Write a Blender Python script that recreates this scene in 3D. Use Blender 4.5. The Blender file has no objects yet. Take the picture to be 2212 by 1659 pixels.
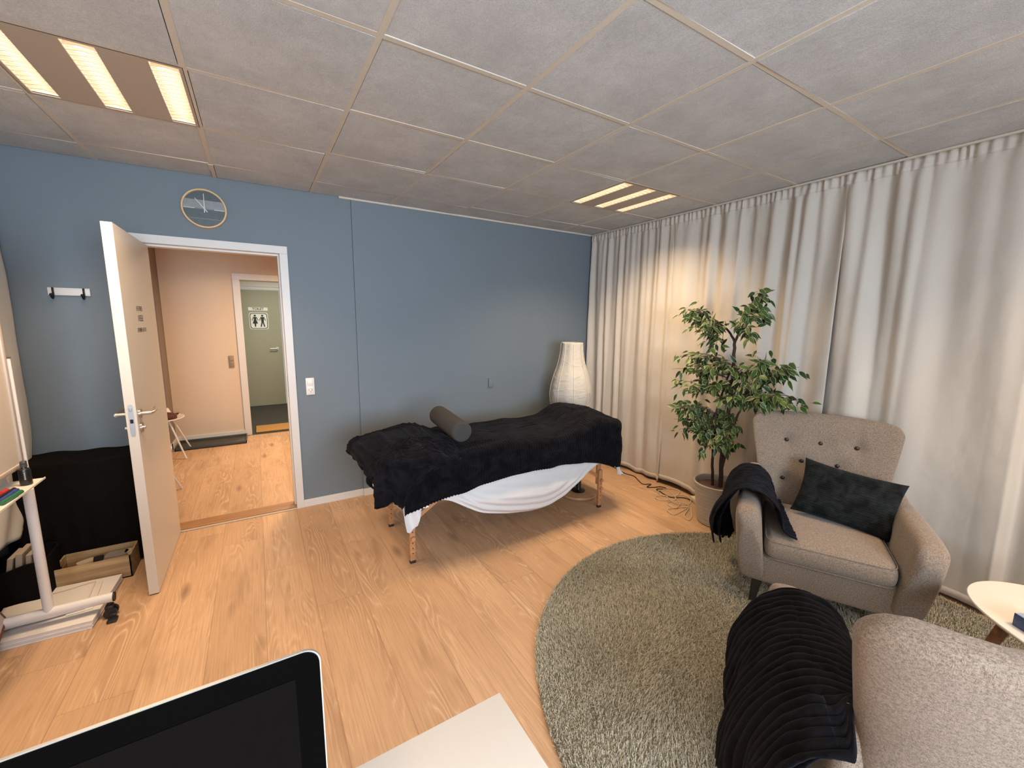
import bpy, bmesh, math, random
import numpy as np
from mathutils import Vector, Matrix

# ---------------------------------------------------------------- camera, light, exposure
SC = bpy.context.scene
COL = SC.collection
PI = math.pi
rng = np.random.default_rng(7)
random.seed(7)

cam_d = bpy.data.cameras.new('camera')
cam = bpy.data.objects.new('camera', cam_d)
COL.objects.link(cam)
SC.camera = cam
cam_d.sensor_fit = 'HORIZONTAL'
cam_d.sensor_width = 36.0
cam_d.lens = 895.52 / 2212 * 36.0
cam_d.clip_start = 0.02
CW = Vector((0.1722, -3.6807, 1.5552))
yaw, pit, rol = -0.5506, -0.1516, -0.0114
_Rz = Matrix.Rotation(yaw, 3, 'Z')
_Rx = Matrix.Rotation(pit, 3, 'X')
_Ry = Matrix.Rotation(rol, 3, 'Y')
_R = _Rz @ _Rx @ _Ry          # columns: right, forward, up
_m = Matrix.Identity(4)
for k in range(3):
    _m[k][0] = _R[k][0]
    _m[k][1] = _R[k][2]
    _m[k][2] = -_R[k][1]
    _m[k][3] = CW[k]
cam.matrix_world = _m

SC.view_settings.view_transform = 'Standard'
SC.view_settings.look = 'None'
SC.view_settings.gamma = 1.0
SC.view_settings.use_curve_mapping = False
SC.view_settings.exposure = 0.0

world = bpy.data.worlds.new('world')
SC.world = world
world.use_nodes = True
world.node_tree.nodes['Background'].inputs[0].default_value = (0.75, 0.85, 1.0, 1)
world.node_tree.nodes['Background'].inputs[1].default_value = 1.0
try:
    SC.cycles.max_bounces = 8
    SC.cycles.diffuse_bounces = 5
    SC.cycles.glossy_bounces = 3
    SC.cycles.use_denoising = True
    SC.cycles.sample_clamp_indirect = 6
    SC.cycles.caustics_reflective = False
    SC.cycles.caustics_refractive = False
except Exception:
    pass


def area_light(name, loc, size, power, color, rot=(0, 0, 0), spread=180):
    d = bpy.data.lights.new(name, 'AREA')
    d.shape = 'RECTANGLE'
    d.size, d.size_y = size
    d.energy = power
    d.color = color
    d.spread = math.radians(spread)
    o = bpy.data.objects.new(name, d)
    COL.objects.link(o)
    o.location = loc
    o.rotation_euler = rot
    return o


WARM = (1.0, 0.70, 0.42)
LAMP_W = 8.5          # watts of one louvred slot (three to a fixture)
DAY = (0.74, 0.87, 1.0)
# daylight through the window behind the camera
area_light('daylight', (0.5, -5.85, 1.55), (2.2, 1.3), 122, DAY, (PI / 2, 0, 0), 130)
# hallway and toilet lobby ceiling lamps
area_light('hall_light', (0.9, 1.5, 2.40), (0.5, 0.5), 68, (1.0, 0.67, 0.38), (0, 0, 0), 160)  # unseen warm ceiling lamp, right of the doorway
area_light('lobby_light', (0.6, 3.6, 2.30), (0.4, 0.4), 30, (1.0, 0.94, 0.76), (0, 0, 0))

# ---------------------------------------------------------------- materials
MATS = {}


class NT:
    def __init__(self, name):
        self.m = bpy.data.materials.new(name)
        self.m.use_nodes = True
        self.t = self.m.node_tree
        self.b = self.t.nodes['Principled BSDF']
        self.out = self.t.nodes['Material Output']

    def n(self, kind, **kw):
        nd = self.t.nodes.new(kind)
        for k, v in kw.items():
            if k.startswith('i_'):
                key = k[2:]
                key = int(key) if key.isdigit() else key.replace('_', ' ')
                self.set(nd.inputs[key], v)
            else:
                setattr(nd, k, v)
        return nd

    def set(self, sock, v):
        if isinstance(v, bpy.types.NodeSocket):
            self.t.links.new(v, sock)
        elif isinstance(v, bpy.types.Node):
            self.t.links.new(v.outputs[0], sock)
        else:
            sock.default_value = v

    def math(self, op, a, b=0.0, c=None):
        nd = self.t.nodes.new('ShaderNodeMath')
        nd.operation = op
        self.set(nd.inputs[0], a)
        self.set(nd.inputs[1], b)
        if c is not None:
            self.set(nd.inputs[2], c)
        return nd.outputs[0]

    def mix(self, fac, a, b):
        nd = self.t.nodes.new('ShaderNodeMix')
        nd.data_type = 'RGBA'
        self.set(nd.inputs[0], fac)
        for s, v in ((nd.inputs[6], a), (nd.inputs[7], b)):
            if isinstance(v, (tuple, list)):
                v = (*v[:3], 1)
            self.set(s, v)
        return nd.outputs[2]

    def coord(self, which='Object', scale=(1, 1, 1)):
        tc = self.t.nodes.new('ShaderNodeTexCoord')
        mp = self.t.nodes.new('ShaderNodeMapping')
        self.t.links.new(tc.outputs[which], mp.inputs[0])
        mp.inputs['Scale'].default_value = scale
        return mp.outputs[0]

    def noise(self, vec, scale, detail=3.0, rough=0.55, dist=0.0):
        nd = self.t.nodes.new('ShaderNodeTexNoise')
        self.t.links.new(vec, nd.inputs['Vector'])
        nd.inputs['Scale'].default_value = scale
        nd.inputs['Detail'].default_value = detail
        nd.inputs['Roughness'].default_value = rough
        nd.inputs['Distortion'].default_value = dist
        return nd.outputs[0]

    def ramp(self, fac, *stops):
        nd = self.t.nodes.new('ShaderNodeValToRGB')
        self.set(nd.inputs[0], fac)
        cr = nd.color_ramp
        while len(cr.elements) < len(stops):
            cr.elements.new(0.5)
        for e, (p, c) in zip(cr.elements, stops):
            e.position = p
            e.color = (c, c, c, 1) if isinstance(c, (int, float)) else (*c[:3], 1)
        return nd.outputs[0]

    def bump(self, h, strength=0.3, dist=0.01, normal=None):
        nd = self.t.nodes.new('ShaderNodeBump')
        self.set(nd.inputs['Height'], h)
        nd.inputs['Strength'].default_value = strength
        nd.inputs['Distance'].default_value = dist
        if normal is not None:
            self.set(nd.inputs['Normal'], normal)
        self.t.links.new(nd.outputs[0], self.b.inputs['Normal'])
        return nd.outputs[0]

    def base(self, v):
        if isinstance(v, (tuple, list)):
            v = (*v[:3], 1)
        self.set(self.b.inputs['Base Color'], v)
        return self

    def p(self, **kw):
        for k, v in kw.items():
            self.set(self.b.inputs[k.replace('_', ' ')], v)
        return self


def simple(name, col, rough=0.6, metal=0.0, var=0.0, vscale=30, bump=0.0, bscale=80, bdist=0.002, **kw):
    """plain surface with a little procedural tone variation and relief"""
    M = NT(name)
    v = M.coord()
    if var:
        n = M.noise(v, vscale, 4)
        c = M.mix(n, tuple(x * (1 - var) for x in col), tuple(min(1, x * (1 + var)) for x in col))
        M.base(c)
    else:
        M.base(col)
    M.p(Roughness=rough, Metallic=metal)
    if bump:
        M.bump(M.noise(v, bscale, 3), bump, bdist)
    M.p(**kw)
    MATS[name] = M.m
    return M.m


def m_floor():
    M = NT('oak_laminate')
    tc = M.n('ShaderNodeTexCoord')
    sp = M.n('ShaderNodeSeparateXYZ', i_0=tc.outputs['Object'])
    px = M.math('DIVIDE', M.math('SUBTRACT', sp.outputs[0], 0.352), 0.24)
    pid = M.math('FLOOR', px)
    wn = M.n('ShaderNodeTexWhiteNoise', noise_dimensions='1D', i_W=pid)
    rnd = wn.outputs[0]
    L = 1.7
    py = M.math('DIVIDE', M.math('ADD', sp.outputs[1], M.math('MULTIPLY', rnd, 5.3)), L)
    bid = M.math('FLOOR', py)
    key = M.math('ADD', M.math('MULTIPLY', pid, 7.31), M.math('MULTIPLY', bid, 3.77))
    wn2 = M.n('ShaderNodeTexWhiteNoise', noise_dimensions='1D', i_W=key)
    r2 = wn2.outputs[0]
    fx = M.math('SUBTRACT', px, pid)
    fy = M.math('SUBTRACT', py, bid)
    off = M.math('MULTIPLY', r2, 37.0)
    # board coordinates: shifted per board so that the figure breaks at each joint
    bx = M.math('ADD', M.math('MULTIPLY', sp.outputs[0], 1.0), off)
    vec = M.n('ShaderNodeCombineXYZ', i_0=bx, i_1=M.math('ADD', sp.outputs[1], off), i_2=0.0).outputs[0]

    def sc(sx, sy):
        mp = M.n('ShaderNodeMapping')
        M.t.links.new(vec, mp.inputs[0])
        mp.inputs['Scale'].default_value = (sx, sy, 1)
        return mp.outputs[0]
    broad = M.noise(sc(5.5, 0.9), 1.0, 2.0, 0.5, 0.35)
    rings = M.math('ABSOLUTE', M.math('SINE', M.math('MULTIPLY', broad, 70.0)))
    lines = M.ramp(rings, (0.0, 1.0), (0.22, 0.35), (0.5, 0.0), (1.0, 0.0))
    where = M.ramp(M.noise(sc(6.0, 0.7), 1.3, 2.0), (0.47, 0.0), (0.66, 1.0))
    fibre = M.noise(sc(150, 3.2), 1.0, 3.0, 0.6)
    fine = M.noise(sc(420, 9.0), 1.0, 2.0, 0.6)
    cloud = M.noise(sc(3.0, 0.8), 1.0, 3.0, 0.6)
    vor = M.n('ShaderNodeTexVoronoi', feature='F1', i_Scale=1.0)
    M.t.links.new(sc(3.4, 0.95), vor.inputs['Vector'])
    knot = M.ramp(vor.outputs['Distance'], (0.0, 1.0), (0.035, 0.75), (0.11, 0.0))
    kn2 = M.ramp(M.noise(sc(9, 1.6), 1.0, 3.0, 0.6), (0.56, 0.0), (0.72, 1.0))
    light = (0.650, 0.425, 0.262)
    mid = (0.470, 0.292, 0.170)
    dark = (0.250, 0.140, 0.076)
    c = M.mix(M.ramp(cloud, (0.30, 0.0), (0.72, 1.0)), light, mid)
    c = M.mix(M.math('MULTIPLY', r2, 0.60), c, mid)
    c = M.mix(M.math('MULTIPLY', M.math('MULTIPLY', lines, where), 0.55), c, (0.80, 0.61, 0.42))
    c = M.mix(M.math('MULTIPLY', M.math('MULTIPLY', M.ramp(rings, (0.55, 0.0), (0.95, 1.0)), where), 0.27), c, dark)
    c = M.mix(M.ramp(fibre, (0.45, 0.0), (0.78, 0.42)), c, dark)
    c = M.mix(M.ramp(fine, (0.50, 0.0), (0.85, 0.25)), c, dark)
    c = M.mix(M.math('MULTIPLY', kn2, 0.40), c, dark)
    c = M.mix(M.math('MULTIPLY', knot, 0.75), c, (0.15, 0.08, 0.045))
    gx = M.math('MINIMUM', fx, M.math('SUBTRACT', 1.0, fx))
    gy = M.math('MINIMUM', fy, M.math('SUBTRACT', 1.0, fy))
    gap = M.math('MAXIMUM', M.ramp(M.math('MULTIPLY', gx, 10.0), (0.0, 1.0), (0.11, 0.0)),
                 M.ramp(M.math('MULTIPLY', gy, 40.0), (0.0, 1.0), (0.05, 0.0)))
    c = M.mix(M.math('MULTIPLY', gap, 0.50), c, (0.16, 0.09, 0.05))
    M.base(c)
    M.p(Roughness=M.ramp(fibre, (0.3, 0.44), (0.8, 0.60)))
    M.p(Specular_IOR_Level=0.35)
    h = M.math('SUBTRACT', M.math('MULTIPLY', fibre, -0.35), gap)
    M.bump(h, 0.25, 0.0012)
    MATS['floor'] = M.m


def m_wood(name, light, dark, sx=40, sy=3, rough=0.5):
    """straight-grained wood, grain along local X"""
    M = NT(name)
    v = M.coord('Object', (sy, sx, sx))
    a = M.noise(v, 1.0, 4.0, 0.6, 0.3)
    b = M.noise(M.coord('Object', (sy * .4, sx * .25, sx * .25)), 1.0, 3.0)
    c = M.mix(M.ramp(a, (0.35, 0.0), (0.7, 1.0)), light, dark)
    c = M.mix(M.ramp(b, (0.4, 0.0), (0.75, 0.5)), c, dark)
    M.base(c)
    M.p(Roughness=rough)
    M.bump(a, 0.15, 0.001)
    MATS[name] = M.m


def m_linen():
    M = NT('beige_weave')
    v = M.coord('Object')
    a = M.noise(M.coord('Object', (1, 1, 0.22)), 620, 2.0, 0.6)
    b = M.noise(M.coord('Object', (0.22, 0.22, 1)), 620, 2.0, 0.6)
    w = M.math('MAXIMUM', a, b)
    fl = M.noise(v, 190, 2.0, 0.7)
    big = M.noise(v, 9, 3.0)
    c = M.mix(M.ramp(w, (0.46, 0.0), (0.70, 1.0)), (0.128, 0.098, 0.077), (0.335, 0.268, 0.212))
    c = M.mix(M.ramp(fl, (0.40, 0.0), (0.68, 0.6)), c, (0.40, 0.328, 0.262))
    c = M.mix(M.ramp(big, (0.35, 0.0), (0.7, 0.22)), c, (0.21, 0.165, 0.125))
    M.base(c)
    M.p(Roughness=0.9, Specular_IOR_Level=0.15, Sheen_Weight=0.25, Sheen_Roughness=0.5)
    h = M.math('ADD', w, M.math('MULTIPLY', fl, 0.6))
    M.bump(h, 0.55, 0.0016)
    MATS['linen'] = M.m


def m_flannel(name, col, sheen=0.12):
    M = NT(name)
    v = M.coord('Object')
    pile = M.noise(v, 520, 3.0, 0.7)
    brush = M.noise(v, 14, 4.0, 0.65, 0.6)
    c = M.mix(M.ramp(brush, (0.38, 0.0), (0.72, 1.0)), tuple(x * 0.45 for x in col), tuple(x * 1.9 for x in col))
    M.base(c)
    M.p(Roughness=0.92, Specular_IOR_Level=0.10, Sheen_Weight=sheen, Sheen_Roughness=0.45)
    M.set(M.b.inputs['Sheen Tint'], (0.55, 0.6, 0.75, 1))
    M.bump(M.math('ADD', pile, M.math('MULTIPLY', brush, 0.6)), 0.5, 0.002)
    MATS[name] = M.m


def m_curtain():
    M = NT('curtain_cloth')
    v = M.coord('Object')
    weave = M.noise(v, 650, 2.0, 0.6)
    big = M.noise(M.coord('Object', (1, 1, 0.25)), 2.2, 3.0, 0.6)
    c = M.mix(M.ramp(big, (0.35, 0.0), (0.7, 1.0)), (0.54, 0.505, 0.455), (0.63, 0.595, 0.54))
    c = M.mix(M.ramp(weave, (0.45, 0.0), (0.8, 0.12)), c, (0.42, 0.38, 0.32))
    M.base(c)
    M.p(Roughness=0.85, Specular_IOR_Level=0.15, Sheen_Weight=0.15)
    cr = M.noise(M.coord('Object', (1, 1.2, 0.8)), 12, 3.0, 0.5, 0.8)
    M.bump(M.math('ADD', M.math('MULTIPLY', weave, 0.12), cr), 0.32, 0.006)
    MATS['curtain'] = M.m


def m_tile():
    M = NT('ceiling_tile_fibre')
    v = M.coord('Object')
    fine = M.noise(v, 230, 3.0, 0.75)
    md = M.noise(M.coord('Object', (1.0, 0.5, 1)), 42, 4.0, 0.65)
    big = M.noise(v, 4.5, 6.0, 0.70)
    c = M.mix(M.ramp(big, (0.32, 0.0), (0.70, 1.0)), (0.50, 0.51, 0.52), (0.64, 0.655, 0.67))
    c = M.mix(M.ramp(fine, (0.42, 0.0), (0.70, 0.55)), c, (0.26, 0.295, 0.30))
    c = M.mix(M.ramp(md, (0.52, 0.0), (0.75, 0.30)), c, (0.34, 0.34, 0.345))
    M.base(c)
    M.p(Roughness=0.95, Specular_IOR_Level=0.1)
    M.bump(M.math('ADD', fine, md), 0.4, 0.002)
    MATS['tile'] = M.m


def m_rug():
    for nm, k in (('rug_pile', 1.0), ('rug_base', 0.35)):
        M = NT(nm)
        v = M.coord('Object')
        a = M.noise(v, 240 if k == 1.0 else 150, 3.0, 0.8)
        b = M.noise(v, 5.5, 4.0, 0.6)
        c = M.mix(M.ramp(a, (0.36, 0.0), (0.68, 1.0)), tuple(x * k for x in (0.27, 0.265, 0.205)), tuple(x * k for x in (0.86, 0.81, 0.66)))
        c = M.mix(M.ramp(b, (0.35, 0.0), (0.7, 0.45)), c, tuple(x * k for x in (0.38, 0.37, 0.29)))
        M.base(c)
        M.p(Roughness=0.9, Specular_IOR_Level=0.12, Sheen_Weight=0.15)
        MATS[nm] = M.m


def m_leaf():
    M = NT('ficus_leaf')
    uv = M.n('ShaderNodeUVMap')
    uv.uv_map = 'UVMap'
    s = M.n('ShaderNodeSeparateXYZ', i_0=uv.outputs[0])
    ax = M.math('ABSOLUTE', M.math('SUBTRACT', M.math('FRACT', s.outputs[0]), 0.5))  # 0 mid rib .. .5 rim
    rnd = M.math('DIVIDE', M.math('FLOOR', s.outputs[0]), 20.0)
    n = M.noise(M.coord('Object'), 60, 3.0)
    rim = M.ramp(M.math('ADD', M.math('MULTIPLY', ax, 2.0), M.math('MULTIPLY', M.math('SUBTRACT', n, 0.5), 0.55)),
                 (0.76, 0.0), (0.86, 1.0))
    g = M.ramp(rnd, (0.0, (0.012, 0.036, 0.010)), (0.4, (0.026, 0.068, 0.016)), (0.8, (0.058, 0.118, 0.022)), (1.0, (0.12, 0.17, 0.035)))
    rib = M.ramp(ax, (0.0, 1.0), (0.03, 0.0))
    c = M.mix(M.math('MULTIPLY', rib, 0.5), g, (0.10, 0.17, 0.05))
    c = M.mix(M.math('MULTIPLY', rim, 0.85), c, (0.48, 0.50, 0.26))
    M.base(c)
    M.p(Roughness=0.45, Specular_IOR_Level=0.4)
    MATS['leaf'] = M.m


def m_clockface():
    M = NT('clock_dial')
    tc = M.n('ShaderNodeTexCoord')
    s = M.n('ShaderNodeSeparateXYZ', i_0=tc.outputs['Object'])
    n = M.noise(tc.outputs['Object'], 42, 4.0, 0.7)
    z = s.outputs[2]
    dark = M.mix(n, (0.030, 0.050, 0.058), (0.085, 0.115, 0.125))
    pale = M.mix(n, (0.14, 0.165, 0.185), (0.30, 0.32, 0.33))
    band = M.math('MULTIPLY', M.math('GREATER_THAN', z, 0.002), M.math('LESS_THAN', z, 0.056))
    c = M.mix(band, dark, pale)
    ln = M.math('MULTIPLY', M.math('GREATER_THAN', z, -0.004), M.math('LESS_THAN', z, 0.002))
    axx = M.math('GREATER_THAN', M.math('ABSOLUTE', s.outputs[0]), 0.055)
    c = M.mix(M.math('MULTIPLY', ln, M.math('ADD', 0.25, M.math('MULTIPLY', axx, 0.75))), c, (0.45, 0.46, 0.45))
    ln2 = M.math('MULTIPLY', M.math('GREATER_THAN', z, -0.068), M.math('LESS_THAN', z, -0.064))
    c = M.mix(M.math('MULTIPLY', ln2, 0.5), c, (0.25, 0.30, 0.32))
    M.base(c)
    M.p(Roughness=0.35)
    MATS['dial'] = M.m


def m_emit(name, col, s):
    M = NT(name)
    M.base((0.8, 0.7, 0.55))
    M.p(Emission_Color=(*col, 1), Emission_Strength=s)
    MATS[name] = M.m


m_floor(); m_linen(); m_curtain(); m_tile(); m_rug(); m_leaf(); m_clockface()
m_wood('oak_sill', (0.42, 0.22, 0.09), (0.22, 0.10, 0.035), 60, 4)
m_wood('beech', (0.56, 0.30, 0.15), (0.40, 0.19, 0.085), 60, 4)
m_wood('crate_wood', (0.50, 0.35, 0.19), (0.28, 0.175, 0.085), 38, 2.5, 0.7)
m_wood('pine_disc', (0.58, 0.36, 0.18), (0.42, 0.24, 0.11), 40, 3)
m_wood('walnut', (0.26, 0.12, 0.05), (0.13, 0.055, 0.022), 60, 4)
m_flannel('black_flannel', (0.0042, 0.0042, 0.0062), 0.055)
m_flannel('navy_flannel', (0.0050, 0.0058, 0.0095), 0.06)
m_flannel('charcoal_cord', (0.0125, 0.0150, 0.0155), 0.08)
simple('blue_paint', (0.150, 0.188, 0.220), 0.62, var=0.04, vscale=3, bump=0.25, bscale=260, bdist=0.0006)
simple('hall_paint', (0.66, 0.53, 0.40), 0.8, var=0.03, vscale=3, bump=0.25, bscale=260, bdist=0.0006)
simple('hall_paint_shaded', (0.24, 0.19, 0.16), 0.9, var=0.05, vscale=20)  # hall paint darkened for the pillar face that gets less light
simple('lobby_green', (0.33, 0.33, 0.26), 0.6, var=0.03, vscale=4)
simple('white_paint', (0.66, 0.645, 0.63), 0.42, var=0.02, vscale=8)
simple('door_white', (0.62, 0.575, 0.52), 0.40, var=0.02, vscale=6)
simple('back_wall_paint', (0.58, 0.57, 0.55), 0.9)
simple('tbar', (0.58, 0.53, 0.45), 0.85, var=0.03)
simple('shadow_void', (0.03, 0.028, 0.025), 0.9)
simple('fixture_metal', (0.42, 0.365, 0.30), 0.5, 0.0, var=0.03)
simple('reflector', (0.88, 0.80, 0.70), 0.35)
simple('louvre_blade', (0.75, 0.60, 0.46), 0.4)
m_emit('tube_glow', (1.0, 0.83, 0.62), 2.3)
simple('steel', (0.55, 0.53, 0.50), 0.28, 1.0)
simple('zinc', (0.42, 0.44, 0.46), 0.45, 0.8)
simple('black_plastic', (0.012, 0.012, 0.013), 0.45)
simple('black_metal', (0.015, 0.015, 0.015), 0.4, 0.6)
simple('black_cloth', (0.006, 0.0052, 0.005), 0.95, var=0.4, vscale=10, bump=0.4, bscale=300, Specular_IOR_Level=0.08)
simple('white_metal', (0.70, 0.69, 0.70), 0.35)
simple('white_sheet', (0.66, 0.66, 0.68), 0.85, var=0.02, vscale=9, bump=0.25, bscale=500, bdist=0.001)
simple('white_plastic', (0.80, 0.77, 0.73), 0.35)
simple('beige_plastic', (0.30, 0.21, 0.13), 0.4)
simple('desk_white', (0.74, 0.735, 0.72), 0.5, var=0.01, vscale=200)
simple('table_white', (0.74, 0.70, 0.64), 0.35)
simple('paper_white', (0.70, 0.67, 0.66), 0.75, var=0.02)
simple('clock_wood', (0.64, 0.44, 0.235), 0.5, var=0.08, vscale=40)
simple('clock_hand', (0.62, 0.62, 0.61), 0.4)
simple('grey_felt', (0.050, 0.046, 0.043), 0.95, var=0.25, vscale=160, bump=0.5, bscale=420, bdist=0.001)
simple('rice_paper', (0.52, 0.505, 0.46), 0.85, var=0.06, vscale=26, bump=0.35, bscale=30, bdist=0.008)
simple('pot_glaze', (0.46, 0.43, 0.37), 0.6, var=0.06, vscale=30)
simple('rice_rib', (0.72, 0.70, 0.63), 0.7)
simple('bark', (0.050, 0.030, 0.021), 0.85, var=0.35, vscale=70, bump=0.6, bscale=120, bdist=0.003)
simple('twig', (0.12, 0.085, 0.055), 0.8)
simple('soil', (0.235, 0.135, 0.105), 0.95, var=0.35, vscale=70, bump=0.8, bscale=90, bdist=0.01)
simple('button_brown', (0.030, 0.017, 0.013), 0.4)
simple('dark_leg', (0.020, 0.015, 0.013), 0.45)
simple('cord_white', (0.62, 0.55, 0.42), 0.5)
simple('silver', (0.60, 0.58, 0.55), 0.35, 0.7)
simple('glass_black', (0.0008, 0.0008, 0.0009), 0.02, Specular_IOR_Level=0.015)
simple('screen_black', (0.0016, 0.0013, 0.0014), 0.02, Specular_IOR_Level=0.03)
simple('ink_black', (0.012, 0.012, 0.012), 0.5)
simple('ink_brown', (0.10, 0.066, 0.045), 0.6)
simple('sign_white', (0.78, 0.77, 0.72), 0.35)
simple('carpet_dark', (0.040, 0.041, 0.036), 0.95, var=0.3, vscale=200)
simple('doormat', (0.42, 0.22, 0.065), 0.95, var=0.35, vscale=130, bump=0.8, bscale=260)
simple('rubber_mat', (0.050, 0.052, 0.050), 0.6, var=0.1)
simple('bag_brown', (0.085, 0.025, 0.016), 0.6, var=0.3, vscale=25)
simple('board_face', (0.60, 0.53, 0.46), 0.3)
simple('board_frame', (0.50, 0.43, 0.38), 0.45)
simple('canvas', (0.50, 0.48, 0.50), 0.85)
simple('canvas_edge', (0.16, 0.060, 0.035), 0.7)
simple('pen_red', (0.55, 0.03, 0.03), 0.35)
simple('pen_black', (0.012, 0.010, 0.018), 0.35)
simple('pen_blue', (0.03, 0.05, 0.22), 0.35)
simple('pen_green', (0.015, 0.13, 0.05), 0.35)
simple('bottle_black', (0.010, 0.010, 0.011), 0.3)
simple('bottle_cap', (0.06, 0.06, 0.06), 0.35)
simple('label_grey', (0.40, 0.40, 0.38), 0.5)
simple('tissue_blue', (0.045, 0.075, 0.19), 0.55, var=0.5, vscale=28)
simple('tissue_top', (0.30, 0.36, 0.48), 0.55, var=0.3, vscale=40)
simple('tissue_paper', (0.82, 0.82, 0.82), 0.8)
simple('book_paper', (0.36, 0.30, 0.23), 0.8)
simple('book_brown', (0.17, 0.13, 0.10), 0.7)
simple('crate_junk_grey', (0.24, 0.22, 0.20), 0.7)
simple('crate_junk_pale', (0.48, 0.42, 0.32), 0.7)

# ---------------------------------------------------------------- mesh helpers


class B:
    """collects vertices and faces for ONE mesh object"""

    def __init__(self):
        self.v, self.f, self.mi, self.uv = [], [], [], None

    def add(self, V, F, mi=0):
        o = len(self.v)
        self.v.extend([tuple(map(float, p)) for p in V])
        self.f.extend([tuple(i + o for i in f) for f in F])
        self.mi.extend([mi] * len(F))
        return self

    def box(self, a, b, mi=0, bev=0.0, seg=2, M=None):
        a, b = np.minimum(a, b), np.maximum(a, b)
        bm = bmesh.new()
        bmesh.ops.create_cube(bm, size=1)
        for v in bm.verts:
            v.co = Vector([(a[k] + b[k]) / 2 + v.co[k] * (b[k] - a[k]) for k in range(3)])
        if bev:
            bmesh.ops.bevel(bm, geom=bm.edges[:], offset=min(bev, 0.49 * float(min(b - a))), segments=seg, profile=0.5, affect='EDGES')
        return self.bm(bm, mi, M)

    def bm(self, bm, mi=0, M=None):
        bm.verts.index_update()
        V = [(M @ v.co if M is not None else v.co)[:] for v in bm.verts]
        F = [[v.index for v in f.verts] for f in bm.faces]
        bm.free()
        return self.add(V, F, mi)

    def grid(self, P, mi=0, closeu=False, closev=False):
        P = np.asarray(P)
        nu, nv = P.shape[:2]
        F = []
        for i in range(nu if closeu else nu - 1):
            for j in range(nv if closev else nv - 1):
                i2, j2 = (i + 1) % nu, (j + 1) % nv
                F.append((i * nv + j, i2 * nv + j, i2 * nv + j2, i * nv + j2))
        return self.add(P.reshape(-1, 3), F, mi)

    def loft(self, rings, mi=0, cap=True):
        R = np.asarray(rings)
        n, k = R.shape[:2]
        o = len(self.v)
        self.grid(R, mi, closev=True)
        if cap:
            self.f.append(tuple(o + j for j in range(k))[::-1])
            self.f.append(tuple(o + (n - 1) * k + j for j in range(k)))
            self.mi += [mi, mi]
        return self

    def tube(self, pts, r, n=10, mi=0, cap=True, flat=1.0):
        pts = [Vector(p) for p in pts]
        rr = r if isinstance(r, (list, tuple, np.ndarray)) else [r] * len(pts)
        rings = []
        ref = None
        for i, p in enumerate(pts):
            t = (pts[min(i + 1, len(pts) - 1)] - pts[max(i - 1, 0)]).normalized()
            if ref is None:
                ref = Vector((0, 0, 1)) if abs(t.z) < 0.9 else Vector((1, 0, 0))
            a = t.cross(ref).normalized()
            b = a.cross(t).normalized()
            ref = b
            rings.append([p + a * (rr[i] * math.cos(q)) + b * (rr[i] * flat * math.sin(q)) for q in [2 * PI * k / n for k in range(n)]])
        return self.loft(rings, mi, cap)

    def lathe(self, prof, c=(0, 0, 0), n=48, mi=0, cap=False):
        R = [[(c[0] + r * math.cos(q), c[1] + r * math.sin(q), c[2] + z) for q in [2 * PI * k / n for k in range(n)]] for r, z in prof]
        return self.loft(R, mi, cap)

    def cyl(self, a, b, r, n=24, mi=0):
        return self.tube([a, b], r, n, mi)

    def prism(self, poly, z0, z1, mi=0, M=None):
        n = len(poly)
        V = [(x, y, z0) for x, y in poly] + [(x, y, z1) for x, y in poly]
        F = [tuple(range(n))[::-1], tuple(range(n, 2 * n))] + [(i, (i + 1) % n, n + (i + 1) % n, n + i) for i in range(n)]
        if M is not None:
            V = [(M @ Vector(p))[:] for p in V]
        return self.add(V, F, mi)


def obj(name, b, mats, parent=None, smooth=True, loc=None, rot=None, angle=40, label=None, subsurf=0, solid=0.0):
    me = bpy.data.meshes.new(name)
    me.from_pydata(b.v, [], b.f)
    if isinstance(mats, str):
        mats = [mats]
    for m in mats:
        me.materials.append(MATS[m])
    if len(mats) > 1:
        me.polygons.foreach_set('material_index', b.mi)
    if b.uv is not None:
        uvl = me.uv_layers.new(name='UVMap')
        li = np.zeros(len(me.loops), dtype=np.int32)
        me.loops.foreach_get('vertex_index', li)
        uvl.data.foreach_set('uv', np.asarray(b.uv, dtype=np.float32)[li].ravel())
    me.update()
    bm = bmesh.new()
    bm.from_mesh(me)
    bmesh.ops.recalc_face_normals(bm, faces=bm.faces[:])
    bm.to_mesh(me)
    bm.free()
    if smooth:
        me.shade_smooth()
        me.set_sharp_from_angle(angle=math.radians(angle))
    o = bpy.data.objects.new(name, me)
    COL.objects.link(o)
    if parent is not None:
        o.parent = parent
    if loc is not None:
        o.location = loc
    if rot is not None:
        o.rotation_euler = rot
    if label:
        o['label'] = label
    if solid:
        md = o.modifiers.new('thickness', 'SOLIDIFY')
        md.thickness = solid
        md.offset = 0
    if subsurf:
        md = o.modifiers.new('smooth', 'SUBSURF')
        md.levels = md.render_levels = subsurf
    return o


def thing(name, label, cat, loc=(0, 0, 0), rotz=0.0, group=None):
    o = bpy.data.objects.new(name, None)
    COL.objects.link(o)
    o.empty_display_size = 0.05
    o.location = loc
    o.rotation_euler = (0, 0, rotz)
    return tag(o, label, cat, group)


def tag(o, label, cat, group=None):
    o['label'] = label
    o['category'] = cat
    if group:
        o['group'] = group
    return o


def struct(name, b, mats, parent=None, smooth=False, label=None, **kw):
    o = obj(name, b, mats, parent, smooth=smooth, **kw)
    if parent is None:
        o['kind'] = 'structure'
        if label:
            o['label'] = label
    return o


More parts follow.
